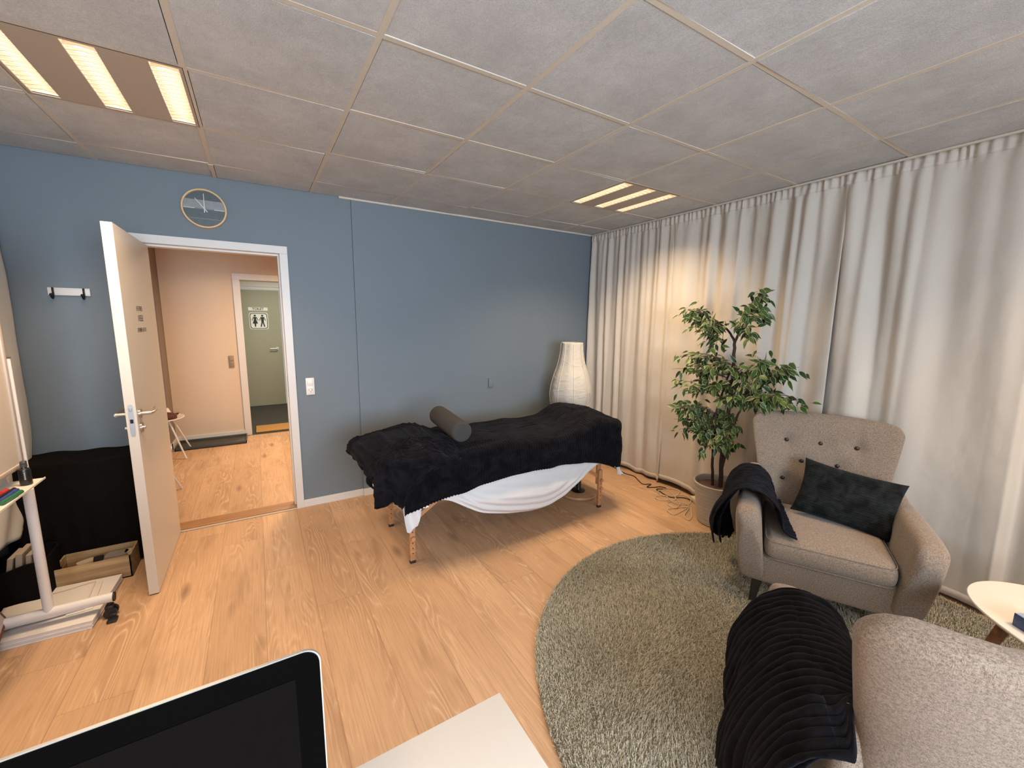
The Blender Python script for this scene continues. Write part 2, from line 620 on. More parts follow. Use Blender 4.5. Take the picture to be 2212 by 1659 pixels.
def dup(root, loc, rotz):
    r = root.copy()
    COL.objects.link(r)
    r.location = loc
    r.rotation_euler = (0, 0, rotz)
    for ch in list(root.children):
        c = ch.copy()
        COL.objects.link(c)
        c.parent = r
        for g in list(ch.children):
            d = g.copy()
            COL.objects.link(d)
            d.parent = c
    return r


def normals(P):
    du = np.gradient(P, axis=0)
    dv = np.gradient(P, axis=1)
    n = np.cross(du, dv)
    return n / (np.linalg.norm(n, axis=2, keepdims=True) + 1e-9)


def vnoise(shape, cells, seed=0):
    """smooth 2D value noise in [-1,1]"""
    r = np.random.default_rng(seed)
    g = r.uniform(-1, 1, (cells[0] + 2, cells[1] + 2))
    x = np.linspace(0, cells[0], shape[0])
    y = np.linspace(0, cells[1], shape[1])
    xi = np.minimum(x.astype(int), cells[0] - 1 if cells[0] > 0 else 0)
    yi = np.minimum(y.astype(int), cells[1] - 1 if cells[1] > 0 else 0)
    fx = x - xi
    fy = y - yi
    fx = (fx * fx * (3 - 2 * fx))[:, None]
    fy = (fy * fy * (3 - 2 * fy))[None, :]
    g00 = g[xi][:, yi]
    g10 = g[xi + 1][:, yi]
    g01 = g[xi][:, yi + 1]
    g11 = g[xi + 1][:, yi + 1]
    return (g00 * (1 - fx) + g10 * fx) * (1 - fy) + (g01 * (1 - fx) + g11 * fx) * fy


def catmull(pts, n):
    P = np.asarray(pts, float)
    P = np.vstack([2 * P[0] - P[1], P, 2 * P[-1] - P[-2]])
    m = len(P) - 3
    out = []
    for t in np.linspace(0, m, n):
        i = min(int(t), m - 1)
        f = t - i
        a, b, c, d = P[i:i + 4]
        out.append(0.5 * ((2 * b) + (c - a) * f + (2 * a - 5 * b + 4 * c - d) * f * f + (3 * b - a - 3 * c + d) * f ** 3))
    return np.array(out)


def sellipse(cu, cv, a, b, n=4.0, k=40):
    t = np.linspace(0, 2 * PI, k, endpoint=False)
    c, s = np.cos(t), np.sin(t)
    return np.stack([cu + a * np.sign(c) * np.abs(c) ** (2 / n), cv + b * np.sign(s) * np.abs(s) ** (2 / n)], 1)


def text_mesh(body, size, depth=0.0008):
    cu = bpy.data.curves.new('t', 'FONT')
    cu.body = body
    cu.size = size
    cu.extrude = depth
    cu.offset = size * .022
    cu.align_x = 'CENTER'
    cu.align_y = 'CENTER'
    o = bpy.data.objects.new('t', cu)
    COL.objects.link(o)
    dg = bpy.context.evaluated_depsgraph_get()
    me = bpy.data.meshes.new_from_object(o.evaluated_get(dg))
    bpy.data.objects.remove(o)
    V = [v.co[:] for v in me.vertices]
    F = [tuple(p.vertices) for p in me.polygons]
    bpy.data.meshes.remove(me)
    return V, F


# ---------------------------------------------------------------- room shell
H = 2.508
X0, X1, Y0 = -1.20, 3.62, -6.0
DX0, DX1 = -0.450, 0.359       # door opening in the blue wall
b = B(); b.box((X0 - .1, Y0 - .1, -0.06), (X1 + .1, 0.0, 0.0)); b.box((-3.0, 0.0, -0.06), (2.5, 2.72, 0.0))
struct('floor', b, 'floor')
b = B(); b.box((-1.0, 2.72, -0.06), (1.4, 4.95, -0.003))
struct('floor_lobby', b, 'carpet_dark')

T = 0.6
b = B()
bars_x = [i * T for i in range(-2, 7)]
bars_y = [-0.3 - j * T for j in range(0, 10)]
lamp_cells = {(-1, 1), (4, 1), (-1, 6), (4, 6)}
xs = [X0] + [x for x in bars_x if x > X0 + .02 and x < X1 - .02] + [X1]
ys = [0.0] + [y for y in bars_y if y > Y0] + [Y0]
g = 0.0105
for i in range(len(xs) - 1):
    for j in range(len(ys) - 1):
        ci, cj = round(math.floor((xs[i] + 0.01) / T)), j
        if (ci, cj) in {(-1, 2), (4, 2), (-1, 7), (4, 7)}:
            continue
        dz = random.uniform(-0.0015, 0.004)
        tx = random.uniform(-0.003, 0.003)
        gg = [0.0145 if random.random() < .22 else g for _ in range(4)]
        a = (xs[i] + gg[0], ys[j + 1] + gg[1])
        c = (xs[i + 1] - gg[2], ys[j] - gg[3])
        z = H + dz
        V = [(a[0], a[1], z - tx), (c[0], a[1], z + tx), (c[0], c[1], z + tx), (a[0], c[1], z - tx)]
        V += [(p[0], p[1], p[2] + 0.02) for p in V]
        b.add(V, [(0, 1, 2, 3), (7, 6, 5, 4), (0, 4, 5, 1), (1, 5, 6, 2), (2, 6, 7, 3), (3, 7, 4, 0)], 0)
for x in xs[1:-1]:
    b.box((x - 0.0115, Y0, H - 0.0005), (x + 0.0115, 0, H + 0.012), 1)
for y in ys[1:-1]:
    b.box((X0, y - 0.0115, H), (X1, y + 0.0115, H + 0.0125), 1)
b.box((X0, Y0, H + 0.075), (X1, 0, H + 0.12), 2)
struct('ceiling', b, ['tile', 'tbar', 'shadow_void'])
b = B(); b.box((0.80, -0.020, H - 0.012), (X1, -0.0, H + 0.002), 0); b.box((-0.015, -0.30, H - 0.004), (0.012, -0.195, H - 0.0005), 0)
struct('trim_1', b, 'tbar')

# blue wall with the door opening and the slightly proud board to its right
b = B()
b.box((X0 - .1, 0, 0), (DX0 - .02, 0.13, H + .1)); b.box((DX1 + .02, 0, 0), (0.889, 0.13, H + .1)); b.box((DX0 - .02, 0, 2.062), (DX1 + .02, 0.13, H + .1))
b.box((0.8905, -0.010, 0), (X1, 0.13, H + .1))
struct('wall_north', b, 'blue_paint')
b = B(); b.box((X1, Y0, 0), (X1 + .1, 0.13, H + .1)); struct('wall_east', b, 'back_wall_paint')
b = B(); b.box((X0 - .1, Y0, 0), (X0, 0, H + .1)); struct('wall_west', b, 'back_wall_paint')
b = B()
b.box((X0, Y0 - .1, 0), (-0.65, Y0, H + .1)); b.box((1.65, Y0 - .1, 0), (X1, Y0, H + .1)); b.box((-0.65, Y0 - .1, 0), (1.65, Y0, 0.9)); b.box((-0.65, Y0 - .1, 2.2), (1.65, Y0, H + .1))
struct('wall_south', b, 'back_wall_paint')
b = B()
for x in (-0.65, 0.48, 1.60):
    b.box((x, Y0 - .08, 0.9), (x + .05, Y0 - .02, 2.2))
b.box((-0.65, Y0 - .08, 0.9), (1.65, Y0 - .02, 0.95)); b.box((-0.65, Y0 - .08, 2.15), (1.65, Y0 - .02, 2.2))
struct('window_1', b, 'white_paint')

# baseboards
b = B(); b.box((0.413, -0.012, 0), (0.889, 0, 0.062), bev=.002); b.box((0.889, -0.026, 0), (X1, -0.01, 0.062), bev=.002)
struct('baseboard_north', b, 'white_paint')
b = B(); b.box((X1 - .014, Y0, 0), (X1, -0.02, 0.07), bev=.002)
struct('baseboard_east', b, 'white_paint')

# door frame: casing, lining and stop
b = B()
CWD = 0.054
for s, x in ((-1, DX0), (1, DX1)):
    b.box((x, -0.012, 0), (x + s * CWD, 0.0, 2.0345), bev=.001)
    b.box((x, -0.004, 0), (x + s * 0.02, 0.1295, 2.0345))
    b.box((x - s * 0.012, 0.052, 0), (x + s * 0.002, 0.129, 2.0215), bev=.001)
    b.box((x + s * 0.054, 0.13, 0), (x, 0.142, 2.0345), bev=.001)
b.box((DX0 - CWD, -0.012, 2.035), (DX1 + CWD, 0.0, 2.035 + CWD), bev=.001)
b.box((DX0, -0.004, 2.035), (DX1, 0.1295, 2.061)); b.box((DX0 + .001, 0.052, 2.022), (DX1 - .001, 0.129, 2.037), bev=.001)
b.box((DX0 - .05, 0.13, 2.035), (DX1 + .05, 0.142, 2.09), bev=.002)
fr = struct('trim_2', b, 'white_paint')
fr.name = 'door_frame_trim'
fr.name = 'trim_2'
b = B(); b.box((DX1 - .0015, 0.018, 0.93), (DX1 + .001, 0.044, 1.10), bev=.0005)
struct('strike_plate', b, 'zinc', fr)
b = B(); b.box((DX0, -0.005, 0.0), (DX1, 0.131, 0.016), 0, bev=.003)
struct('trim_3', b, 'oak_sill', label='oak door threshold')
b = B(); b.box((DX0, -0.018, 0.0), (DX1, -0.006, 0.010), 0, bev=.003)
struct('trim_4', b, 'tbar')

# hallway
b = B(); b.box((-0.77, 2.75, 0), (-0.02, 2.85, 2.6)); b.box((0.89, 2.75, 0), (2.5, 2.85, 2.6)); b.box((-0.02, 2.75, 2.06), (0.89, 2.85, 2.6))
struct('wall_hall_north', b, 'hall_paint')
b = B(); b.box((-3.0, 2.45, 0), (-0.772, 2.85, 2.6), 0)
struct('wall_hall_pillar', b, 'hall_paint_shaded')
b = B(); b.box((2.5, 0, 0), (2.6, 2.85, 2.6)); struct('wall_hall_east', b, 'hall_paint')
b = B(); b.box((-3.1, 0, 0), (-3.0, 2.85, 2.6)); struct('wall_hall_west', b, 'hall_paint')
b = B(); b.box((-3.0, 0.13, 2.45), (2.5, 2.85, 2.55)); struct('ceiling_hall', b, 'hall_paint')
b = B(); b.box((-0.772, 2.735, 0), (-0.045, 2.75, 0.075), bev=.002); b.box((-3, 2.435, 0), (-0.758, 2.45, 0.075), bev=.002); b.box((-0.772, 2.435, 0), (-0.757, 2.75, 0.075), bev=.002)
struct('baseboard_hall', b, 'white_paint')
b = B()
b.box((-0.045, 2.735, 0), (0.03, 2.7495, 2.0315), bev=.001); b.box((0.86, 2.735, 0), (0.935, 2.7495, 2.0315), bev=.001); b.box((-0.045, 2.735, 2.032), (0.935, 2.7495, 2.107), bev=.001)
b.box((-0.02, 2.7497, 0), (0.03, 2.86, 2.0315)); b.box((0.86, 2.7497, 0), (0.89, 2.86, 2.0315)); b.box((-0.02, 2.7497, 2.032), (0.89, 2.86, 2.059))
struct('trim_5', b, 'white_paint')
# toilet lobby
b = B(); b.box((-0.9, 2.85, 0), (-0.8, 4.95, 2.6)); b.box((1.2, 2.85, 0), (1.3, 4.95, 2.6)); b.box((-0.8, 4.86, 0), (-0.35, 4.95, 2.6)); b.box((0.62, 4.86, 0), (1.2, 4.95, 2.6)); b.box((-0.4, 4.86, 2.15), (0.7, 4.95, 2.6))
struct('wall_lobby', b, 'lobby_green')
b = B(); b.box((-0.9, 2.85, 2.42), (1.3, 4.95, 2.5)); struct('ceiling_lobby', b, 'hall_paint')
b = B(); b.box((-0.42, 4.80, 2.035), (0.70, 4.87, 2.075), bev=.004); b.box((-0.42, 4.815, 2.08), (0.70, 4.87, 2.17), bev=.004); b.box((0.56, 4.81, 0), (0.64, 4.87, 2.17), bev=.003); b.box((-0.42, 4.81, 0), (-0.34, 4.87, 2.17), bev=.003)
struct('trim_6', b, 'white_paint')
b = B(); b.box((-0.33, 4.835, 0.006), (0.555, 4.875, 2.03), bev=.002)
d2 = struct('door_2', b, 'lobby_green')
b = B(); b.cyl((0.47, 4.835, 1.02), (0.47, 4.785, 1.02), 0.009, 12); b.tube([(0.47, 4.787, 1.02), (0.45, 4.782, 1.02), (0.36, 4.785, 1.02)], 0.009, 12); b.cyl((0.47, 4.836, 1.02), (0.47, 4.829, 1.02), 0.026, 20)
struct('door_handle', b, 'steel', d2, smooth=True)

# open door leaf
b = B(); b.box((-0.445, -0.812, 0.007), (-0.400, -0.008, 2.015), bev=.0015)
leaf = struct('door_1', b, 'door_white')
for s, x in ((1, -0.400), (-1, -0.445)):
    b = B()
    b.cyl((x, -0.752, 1.035), (x + s * 0.008, -0.752, 1.035), 0.026, 24)
    b.cyl((x, -0.752, 1.035), (x + s * 0.052, -0.752, 1.035), 0.0095, 16)
    b.tube([(x + s * 0.048, -0.757, 1.035), (x + s * 0.054, -0.740, 1.035), (x + s * 0.055, -0.70, 1.036), (x + s * 0.052, -0.655, 1.038), (x + s * 0.045, -0.625, 1.040)], [.0095, .0095, .0092, .009, .0085], 14)
    struct('door_handle', b, 'steel', leaf, smooth=True)
    b = B()
    b.cyl((x, -0.752, 0.958), (x + s * 0.008, -0.752, 0.958), 0.026, 24)
    b.cyl((x + s * .008, -0.752, 0.958), (x + s * 0.020, -0.752, 0.958), 0.0085, 16)
    struct('lock_escutcheon', b, 'steel', leaf, smooth=True)
b = B()
pl = [(x, z) for x, z in sellipse(-0.4225, 1.01, 0.011, 0.085, 5, 40)]
V = [(x, -0.8135, z) for x, z in pl] + [(x, -0.811, z) for x, z in pl]
n = len(pl)
b.add(V, [tuple(range(n)), tuple(range(n, 2 * n))[::-1]] + [(i, (i + 1) % n, n + (i + 1) % n, n + i) for i in range(n)], 0)
b.box((-0.429, -0.8142, 0.995), (-0.416, -0.8125, 1.016), 1); b.box((-0.428, -0.818, 1.060), (-0.417, -0.8125, 1.078), 0, bev=.003)
struct('latch_plate', b, ['zinc', 'black_metal'], leaf)
# three short lines of small lettering on the leaf, too blurred to read
b = B()
r_ = random.Random(5)
for z, h, y0, y1 in ((1.600, .026, -0.53, -0.40), (1.545, .034, -0.51, -0.40), (1.478, .024, -0.555, -0.355)):
    y = y0
    while y < y1:
        w = r_.uniform(.008, .014)
        k = r_.randint(0, 3)
        t = .0032
        b.box((-0.3999, y, z - h / 2), (-0.3990, y + t, z + h / 2))
        if k in (0, 1):
            b.box((-0.3999, y, z + h / 2 - t), (-0.3990, y + w, z + h / 2))
        if k in (1, 2):
            b.box((-0.3999, y, z - h / 2), (-0.3990, y + w, z - h / 2 + t))
        if k == 3:
            b.box((-0.3999, y + w - t, z - h / 2), (-0.3990, y + w, z + h / 2))
        b.box((-0.3999, y, z - t / 2), (-0.3990, y + w * .8, z + t / 2))
        y += w + .006
        if r_.random() < .15:
            y += .010
struct('door_lettering', b, 'ink_brown', leaf)

# toilet sign
t = thing('toilet_sign', 'white sign reading TOILET over a woman and man pictogram on the far green door', 'sign', (0.222, 4.834, 1.50))
b = B(); pp = sellipse(0, 0, 0.142, 0.145, 9, 48)
n = len(pp)
V = [(x, -0.003, z) for x, z in pp] + [(x, 0, z) for x, z in pp]
b.add(V, [tuple(range(n)), tuple(range(n, 2 * n))[::-1]] + [(i, (i + 1) % n, n + (i + 1) % n, n + i) for i in range(n)])
obj('pictogram_plate', b, 'sign_white', t, smooth=False)
b = B()
o1 = sellipse(0, 0, 0.131, 0.134, 8, 48)
o2 = sellipse(0, 0, 0.121, 0.124, 8, 48)
b.grid(np.array([[(x, -0.0045, z) for x, z in o1], [(x, -0.0045, z) for x, z in o2]]), closev=True)
b.grid(np.array([[(x, -0.0045, z) for x, z in o1], [(x, -0.003, z) for x, z in o1]]), closev=True)


def poly_y(b, pts, y0=-0.005, y1=-0.003, mi=0):
    n = len(pts)
    b.add([(x, y0, z) for x, z in pts] + [(x, y1, z) for x, z in pts], [tuple(range(n)), tuple(range(n, 2 * n))[::-1]] + [(i, (i + 1) % n, n + (i + 1) % n, n + i) for i in range(n)], mi)


for cx, woman in ((-0.055, True), (0.055, False)):
    hd = sellipse(cx, 0.092, 0.017, 0.016, 2, 20)
    poly_y(b, [tuple(p) for p in hd])
    if woman:
        poly_y(b, [(cx - .022, .070), (cx + .022, .070), (cx + .018, .02), (cx + .040, -.045), (cx - .040, -.045), (cx - .018, .02)])
        poly_y(b, [(cx - .014, -.045), (cx + .014, -.045), (cx + .008, -.10), (cx - .008, -.10)])
    else:
        poly_y(b, [(cx - .024, .070), (cx + .024, .070), (cx + .018, -.02), (cx - .018, -.02)])
        poly_y(b, [(cx - .018, -.02), (cx + .002, -.02), (cx - .018, -.10), (cx - .036, -.10)])
        poly_y(b, [(cx - .002, -.02), (cx + .018, -.02), (cx + .036, -.10), (cx + .018, -.10)])
    for s in (-1, 1):
        poly_y(b, [(cx + s * .016, .070), (cx + s * .028, .064), (cx + s * .050, .010), (cx + s * .040, .006)])
obj('pictogram_figures', b, 'ink_black', t, smooth=False)
b = B(); b.box((-0.145, -0.003, 0.178), (0.145, 0, 0.232))
obj('text_plate', b, 'sign_white', t, smooth=False)
V, F = text_mesh('TOILET', 0.052)
b = B(); b.add([(x, -0.0045 - z, y + 0.205) for x, y, z in V], F)
obj('toilet_lettering', b, 'ink_black', t, smooth=False)


def socket(loc, mat, label, w=0.063, h=0.138):
    t = thing('wall_socket', label, 'socket', loc)
    b = B(); b.box((-w / 2, -0.012, -h / 2), (w / 2, 0, h / 2), bev=.003)
    obj('socket_frame', b, mat, t)
    b = B(); b.box((-.0225, -0.017, .008), (.0225, -0.010, .055), bev=.003)
    obj('rocker', b, mat, t)
    b = B(); b.box((-.0225, -0.015, -.058), (.0225, -0.010, -.004), 0, bev=.003)
    for x, z in ((-.010, -.030), (.010, -.030), (0, -.043)):
        b.cyl((x, -0.0165, z), (x, -0.013, z), 0.0033, 12, 1)
    arc = [(.016 * math.cos(a), -0.0158, -.030 + .014 * math.sin(a)) for a in np.linspace(0.35, PI - .35, 10)]
    b.tube(arc, .0011, 6, 1)
    obj('socket_insert', b, [mat, 'ink_brown'], t)
    return t


socket((0.513, 0.0, 1.012), 'white_plastic', 'white switch and socket plate on the blue wall beside the open door')
socket((-0.128, 2.75, 0.992), 'beige_plastic', 'small brown switch plate on the hallway wall by the toilet doorway', 0.056, 0.155)
t = thing('thermostat_plate', 'small blue painted blank box on the blue wall above the massage table', 'wall plate', (2.170, -0.010, 0.930))
b = B(); b.box((-.027, -0.014, -.044), (.027, 0, .044), bev=.002); obj('plate', b, 'blue_paint', t)

# clock
t = thing('wall_clock', 'round wooden rimmed clock with slate grey dial above the door', 'clock', (-0.0735, 0, 2.290))
b = B()
R = []
for r, y in ((.128, 0), (.128, -.034), (.126, -.036), (.118, -.036), (.1165, -.033), (.1165, -.020)):
    R.append([(r * math.cos(q), y, r * math.sin(q)) for q in np.linspace(0, 2 * PI, 72, endpoint=False)])
b.loft(R, cap=False)
obj('rim', b, 'clock_wood', t)
b = B(); b.loft([[(r * math.cos(q), y, r * math.sin(q)) for q in np.linspace(0, 2 * PI, 72, endpoint=False)] for r, y in ((.118, -.001), (.118, -.021))])
obj('dial', b, 'dial', t)


def hand(name, ang, l, w, back, y):
    b = B()
    c, s = math.sin(ang), math.cos(ang)
    P = []
    for d, e in ((-back, w), (l, w * .55), (l, -w * .55), (-back, -w)):
        P.append((d * c + e * s, d * s - e * c))
    poly_y(b, P, y - .0015, y)
    obj(name, b, 'clock_hand', t, smooth=False)


hand('minute_hand', 0.02, .098, .003, .026, -.026)
hand('hour_hand', -0.66, .080, .0030, .026, -.0235)
b = B(); b.cyl((0, -.030, 0), (0, -.02, 0), .004, 16); obj('hub', b, 'clock_hand', t)

# coat rack
t = thing('coat_rack', 'small white board with two black hooks on the blue wall', 'coat rack', (-0.799, 0, 1.70))
b = B(); b.box((-.094, -.015, -.022), (.094, 0, .024), bev=.002); obj('rail_board', b, 'white_paint', t)
for x in (-.070, .066):
    b = B()
    b.box((x - .005, -.020, -.020), (x + .005, -.014, .024), bev=.001)
    b.tube([(x, -.017, -.005), (x, -.020, -.030), (x, -.032, -.042), (x, -.046, -.036), (x, -.050, -.022)], .005, 10)
    bm = bmesh.new(); bmesh.ops.create_uvsphere(bm, u_segments=12, v_segments=8, radius=.0085); b.bm(bm, 0, Matrix.Translation((x, -.050, -.020)))
    obj('hook', b, 'black_metal', t)

# ---------------------------------------------------------------- ceiling lights


def ceiling_light(cx, cy, label):
    t = thing('ceiling_light', label, 'ceiling light', (cx, cy, H), group='louvred ceiling lights')
    sl = [(-.285, -.195), (-.048, .046), (.193, .285)]
    y0, y1 = -.283, .283
    b = B()
    z0, z1 = -0.001, 0.006
    prev = -.299
    for a, c in sl:
        b.box((prev, -.299, z0), (a, .299, z1)); prev = c
        b.box((a, -.299, z0), (c, y0, z1)); b.box((a, y1, z0), (c, .299, z1))
    b.box((prev, -.299, z0), (.299, .299, z1))
    b.box((-.299, -.299, .06), (.299, .299, .066))
    for s in (-1, 1):
        b.box((s * .297, -.299, z0), (s * .299, .299, .066)); b.box((-.299, s * .297, z0), (.299, s * .299, .066))
    obj('housing', b, 'fixture_metal', t, smooth=False)
    for a, c in sl:
        b = B()
        m = (a + c) / 2
        hw = (c - a) / 2
        prof = [(hw * (1 - .35 * q * q), .003 + .045 * q) for q in np.linspace(0, 1, 6)]
        L = [[(m + s * w, y, z) for w, z in prof] for s in (-1,) for y in (y0, y1)]
        b.grid(np.array([[(m - w, y0, z) for w, z in prof], [(m - w, y1, z) for w, z in prof]]), 0)
        b.grid(np.array([[(m + w, y0, z) for w, z in prof], [(m + w, y1, z) for w, z in prof]]), 0)
        b.box((m - hw, y0 - .001, .003), (m + hw, y0, .048), 0); b.box((m - hw, y1, .003), (m + hw, y1 + .001, .048), 0)
        for k in range(1, 15):
            y = y0 + (y1 - y0) * k / 15
            w0, w1 = .0018, .0006
            b.add([(m - hw, y - w0, .002), (m, y - w0, .008), (m + hw, y - w0, .002), (m - hw, y + w0, .002), (m, y + w0, .008), (m + hw, y + w0, .002),
                   (m - hw * .92, y - w1, .016), (m + hw * .92, y - w1, .016), (m - hw * .92, y + w1, .016), (m + hw * .92, y + w1, .016)],
                  [(0, 1, 4, 3), (1, 2, 5, 4), (0, 6, 7, 2, 1), (3, 4, 5, 9, 8), (6, 8, 9, 7)], 1)
        obj('louvre', b, ['reflector', 'louvre_blade'], t, smooth=False)
        b = B(); b.box((m - hw * .80, y0, .040), (m + hw * .80, y1, .046))
        b.tube([(m, y0 + .01, .030), (m, y1 - .01, .030)], .007, 10)
        obj('fluorescent_tube', b, 'tube_glow', t, smooth=False)
        area_light('lamp_light', (cx + m, cy, H - .004), (c - a, y1 - y0), LAMP_W, WARM, (0, 0, 0), 124)
    return t


ceiling_light(-0.3, -1.2, 'three slot louvred ceiling light glowing above the open door side')
ceiling_light(2.7, -1.2, 'three slot louvred ceiling light glowing near the long curtain')
ceiling_light(-0.3, -4.2, 'three slot louvred ceiling light above the desk side, behind the viewer')
ceiling_light(2.7, -4.2, 'three slot louvred ceiling light behind the viewer on the curtain side')

# ---------------------------------------------------------------- curtains


def fold_phase(n, lo, hi, seed):
    """monotone phase with folds of irregular width; lo, hi = width range in metres, n samples per metre given by caller"""
    r = np.random.default_rng(seed)
    return r


def curtain_panel(name, label, plane_x, ya, yb, seed, sgn=-1, zb=0.022, ztop=2.497, narrow=(0.07, 0.12), wide=(0.11, 0.30), amp=0.045, lift=None, edge=None):
    """cloth hanging in the plane x = plane_x from y=ya to y=yb (yb<ya); folds bulge by sgn*x"""
    r = np.random.default_rng(seed)
    ny = int(abs(yb - ya) / 0.0075)
    nz = 110
    y = np.linspace(ya, yb, ny)
    t = np.abs(y - ya)

    def phase(rg, r):
        ks, ph, x = [0.0], [0.0], 0.0
        while x < t[-1] + .5:
            x += r.uniform(*rg)
            ks.append(x)
            ph.append(ph[-1] + PI)
        return np.interp(t, ks, ph), np.interp(t, ks, r.uniform(0.45, 1.15, len(ks)))
    p1, a1 = phase(wide, r)
    p2, a2 = phase(narrow, r)
    p3, a3 = phase((0.012, 0.03), r)
    zz = np.linspace(0, 1, nz)
    zz = 1 - (1 - zz) ** 1.0
    P = np.zeros((ny, nz, 3))
    zb_arr = np.full(ny, zb) if lift is None else np.interp(t, lift[0], lift[1])
    zb_arr = zb_arr + 0.006 * np.sin(p1 * 0.5)
    nk = max(6, int(t[-1] / .16))
    drift = np.interp(t, np.linspace(0, t[-1], nk), np.cumsum(r.uniform(-1.3, 1.3, nk)) * .8)
    flat = np.interp(t, np.linspace(0, t[-1], nk), r.uniform(.25, 1.2, nk))
    zwob = r.uniform(0, 6.28, 3)
    for j, q in enumerate(zz):
        z = zb_arr + (ztop - zb_arr) * q
        h = q                     # 0 bottom .. 1 top
        top = np.clip((h - 0.965) / 0.035, 0, 1)
        body = 1 - np.clip((h - .45) / .55, 0, 1) ** 1.5
        w1 = .35 + .65 * body
        w2 = .15 + .85 * np.clip((h - .25) / .7, 0, 1)
        s1 = np.sin(p1 + drift * (1 - h) * 1.3 + .5 * np.sin(h * 5 + zwob[0] + t * 2.1))
        s2 = np.sin(p2 + drift * (1 - h) * .8 + .6 * np.sin(h * 4 + zwob[1] + t * 3.3))
        mixf = (1 - h) * flat + h
        f = amp * a1 * w1 * mixf * s1 + amp * .40 * a2 * w2 * (.4 + .6 * flat) * s2
        f = f * (1 - .72 * top) + .0045 * a3 * np.sin(p3) * np.clip((h - .955) / .02, 0, 1)
        if h > .966:
            f = f + sgn * -.0
        e = 0 if edge is None else edge[1] * np.exp(-t / edge[0]) * (1 - h ** 1.5)
        P[:, j, 0] = plane_x + sgn * (f + e + .055)
        P[:, j, 1] = y + .010 * np.sin(p1 * .7 + 2 * h) * (1 - h)
        P[:, j, 2] = z
    P[:, -1, 2] += .004 * a3 * np.sin(p3 * .9)
    N = normals(P)
    wr = vnoise((ny, nz), (max(4, ny // 12), 16), seed + 3) * .0022 + vnoise((ny, nz), (max(4, ny // 5), 40), seed + 4) * .0008
    P = P + N * wr[..., None]
    tt = thing(name, label, 'curtain', (plane_x, (ya + yb) / 2, 0), group='long beige curtain panels' if plane_x > 0 else None)
    b = B()
    o = np.array([plane_x, (ya + yb) / 2, 0])
    b.grid(P - o)
    obj('cloth', b, 'curtain', tt, angle=80, solid=.0015)
    # doubled bottom hem and gathered heading tape
    jb = 3
    Q = P[:, :jb, :] + np.array([sgn * .0018, 0, 0]) - o
    b = B(); b.grid(Q); obj('hem', b, 'curtain', tt, angle=80, solid=.0015)
    jt = int(nz * .965)
    Q = P[:, jt:, :].copy() - o
    Q[:, :, 0] += sgn * .003
    ru = .0038 * np.sin(p3)[:, None] * np.linspace(.5, 1, nz - jt)[None, :]
    Q[:, :, 0] += sgn * ru
    b = B(); b.grid(Q); obj('heading_tape', b, 'curtain', tt, angle=80, solid=.0015)
    return tt


curtain_panel('curtain', 'narrow pleated beige curtain panel in the corner beside the blue wall and paper lamp', 3.50, -0.030, -1.14, 11, narrow=(0.025, 0.06), wide=(0.035, 0.13), amp=.027, edge=(.25, .03))
curtain_panel('curtain', 'wide beige curtain panel hanging behind the potted ficus', 3.50, -1.12, -2.42, 23, wide=(0.05, 0.22), narrow=(.03, .08), amp=.032, lift=([0, .35, .4, 3], [.045, .04, .022, .022]))
curtain_panel('curtain', 'wide beige curtain panel hanging behind the armchair by the plant, right of the ficus', 3.50, -2.40, -3.75, 38, wide=(0.055, 0.25), narrow=(.03, .09), amp=.036)
curtain_panel('curtain', 'beige curtain panel at the right picture edge behind the round white table', 3.50, -3.73, -5.60, 41, wide=(0.055, 0.25), narrow=(.03, .09), amp=.036)
b = B(); b.box((3.425, -5.9, 2.494), (3.475, -0.02, 2.507), bev=.003)
struct('trim_7', b, 'tbar', label='curtain track')

# left curtain, its lower end swept back to the left
t_l = thing('curtain', 'beige curtain at the left picture edge with its lower end swept aside', 'curtain', (-1.05, -1.0, 0))
ny, nz = 170, 110
P = np.zeros((ny, nz, 3))
zz = np.linspace(0, 1, nz)
for j, q in enumerate(zz):
    zt = 2.497
    for i, a in enumerate(np.linspace(0, 1, ny)):
        y = -0.02 - a * 2.3
        zlow = 0.30 + .02 * math.sin(a * 9)
        z = zlow + (zt - zlow) * q
        # the wall end is pulled toward the camera below 0.85 m
        pull = 0.0
        if z < 0.88:
            k = min(1, (0.88 - z) / 0.58)
            pull = 0.30 * k ** 1.7 * math.exp(-a * 2.2)
        x = -1.075 + .026 * math.sin(a * 26 + .6 * q) * (.4 + .6 * (1 - q)) + .012 * math.sin(a * 61 + 2 * q)
        if i < 3:
            x = x * .5 + -1.045 * .5
        P[i, j] = (x + 1.05, y - pull + 1.0, z)
P += normals(P) * (vnoise((ny, nz), (14, 12), 5) * .004)[..., None]
b = B(); b.grid(P); obj('cloth', b, 'curtain', t_l, angle=80, solid=.0015)

# ---------------------------------------------------------------- fan drape helper


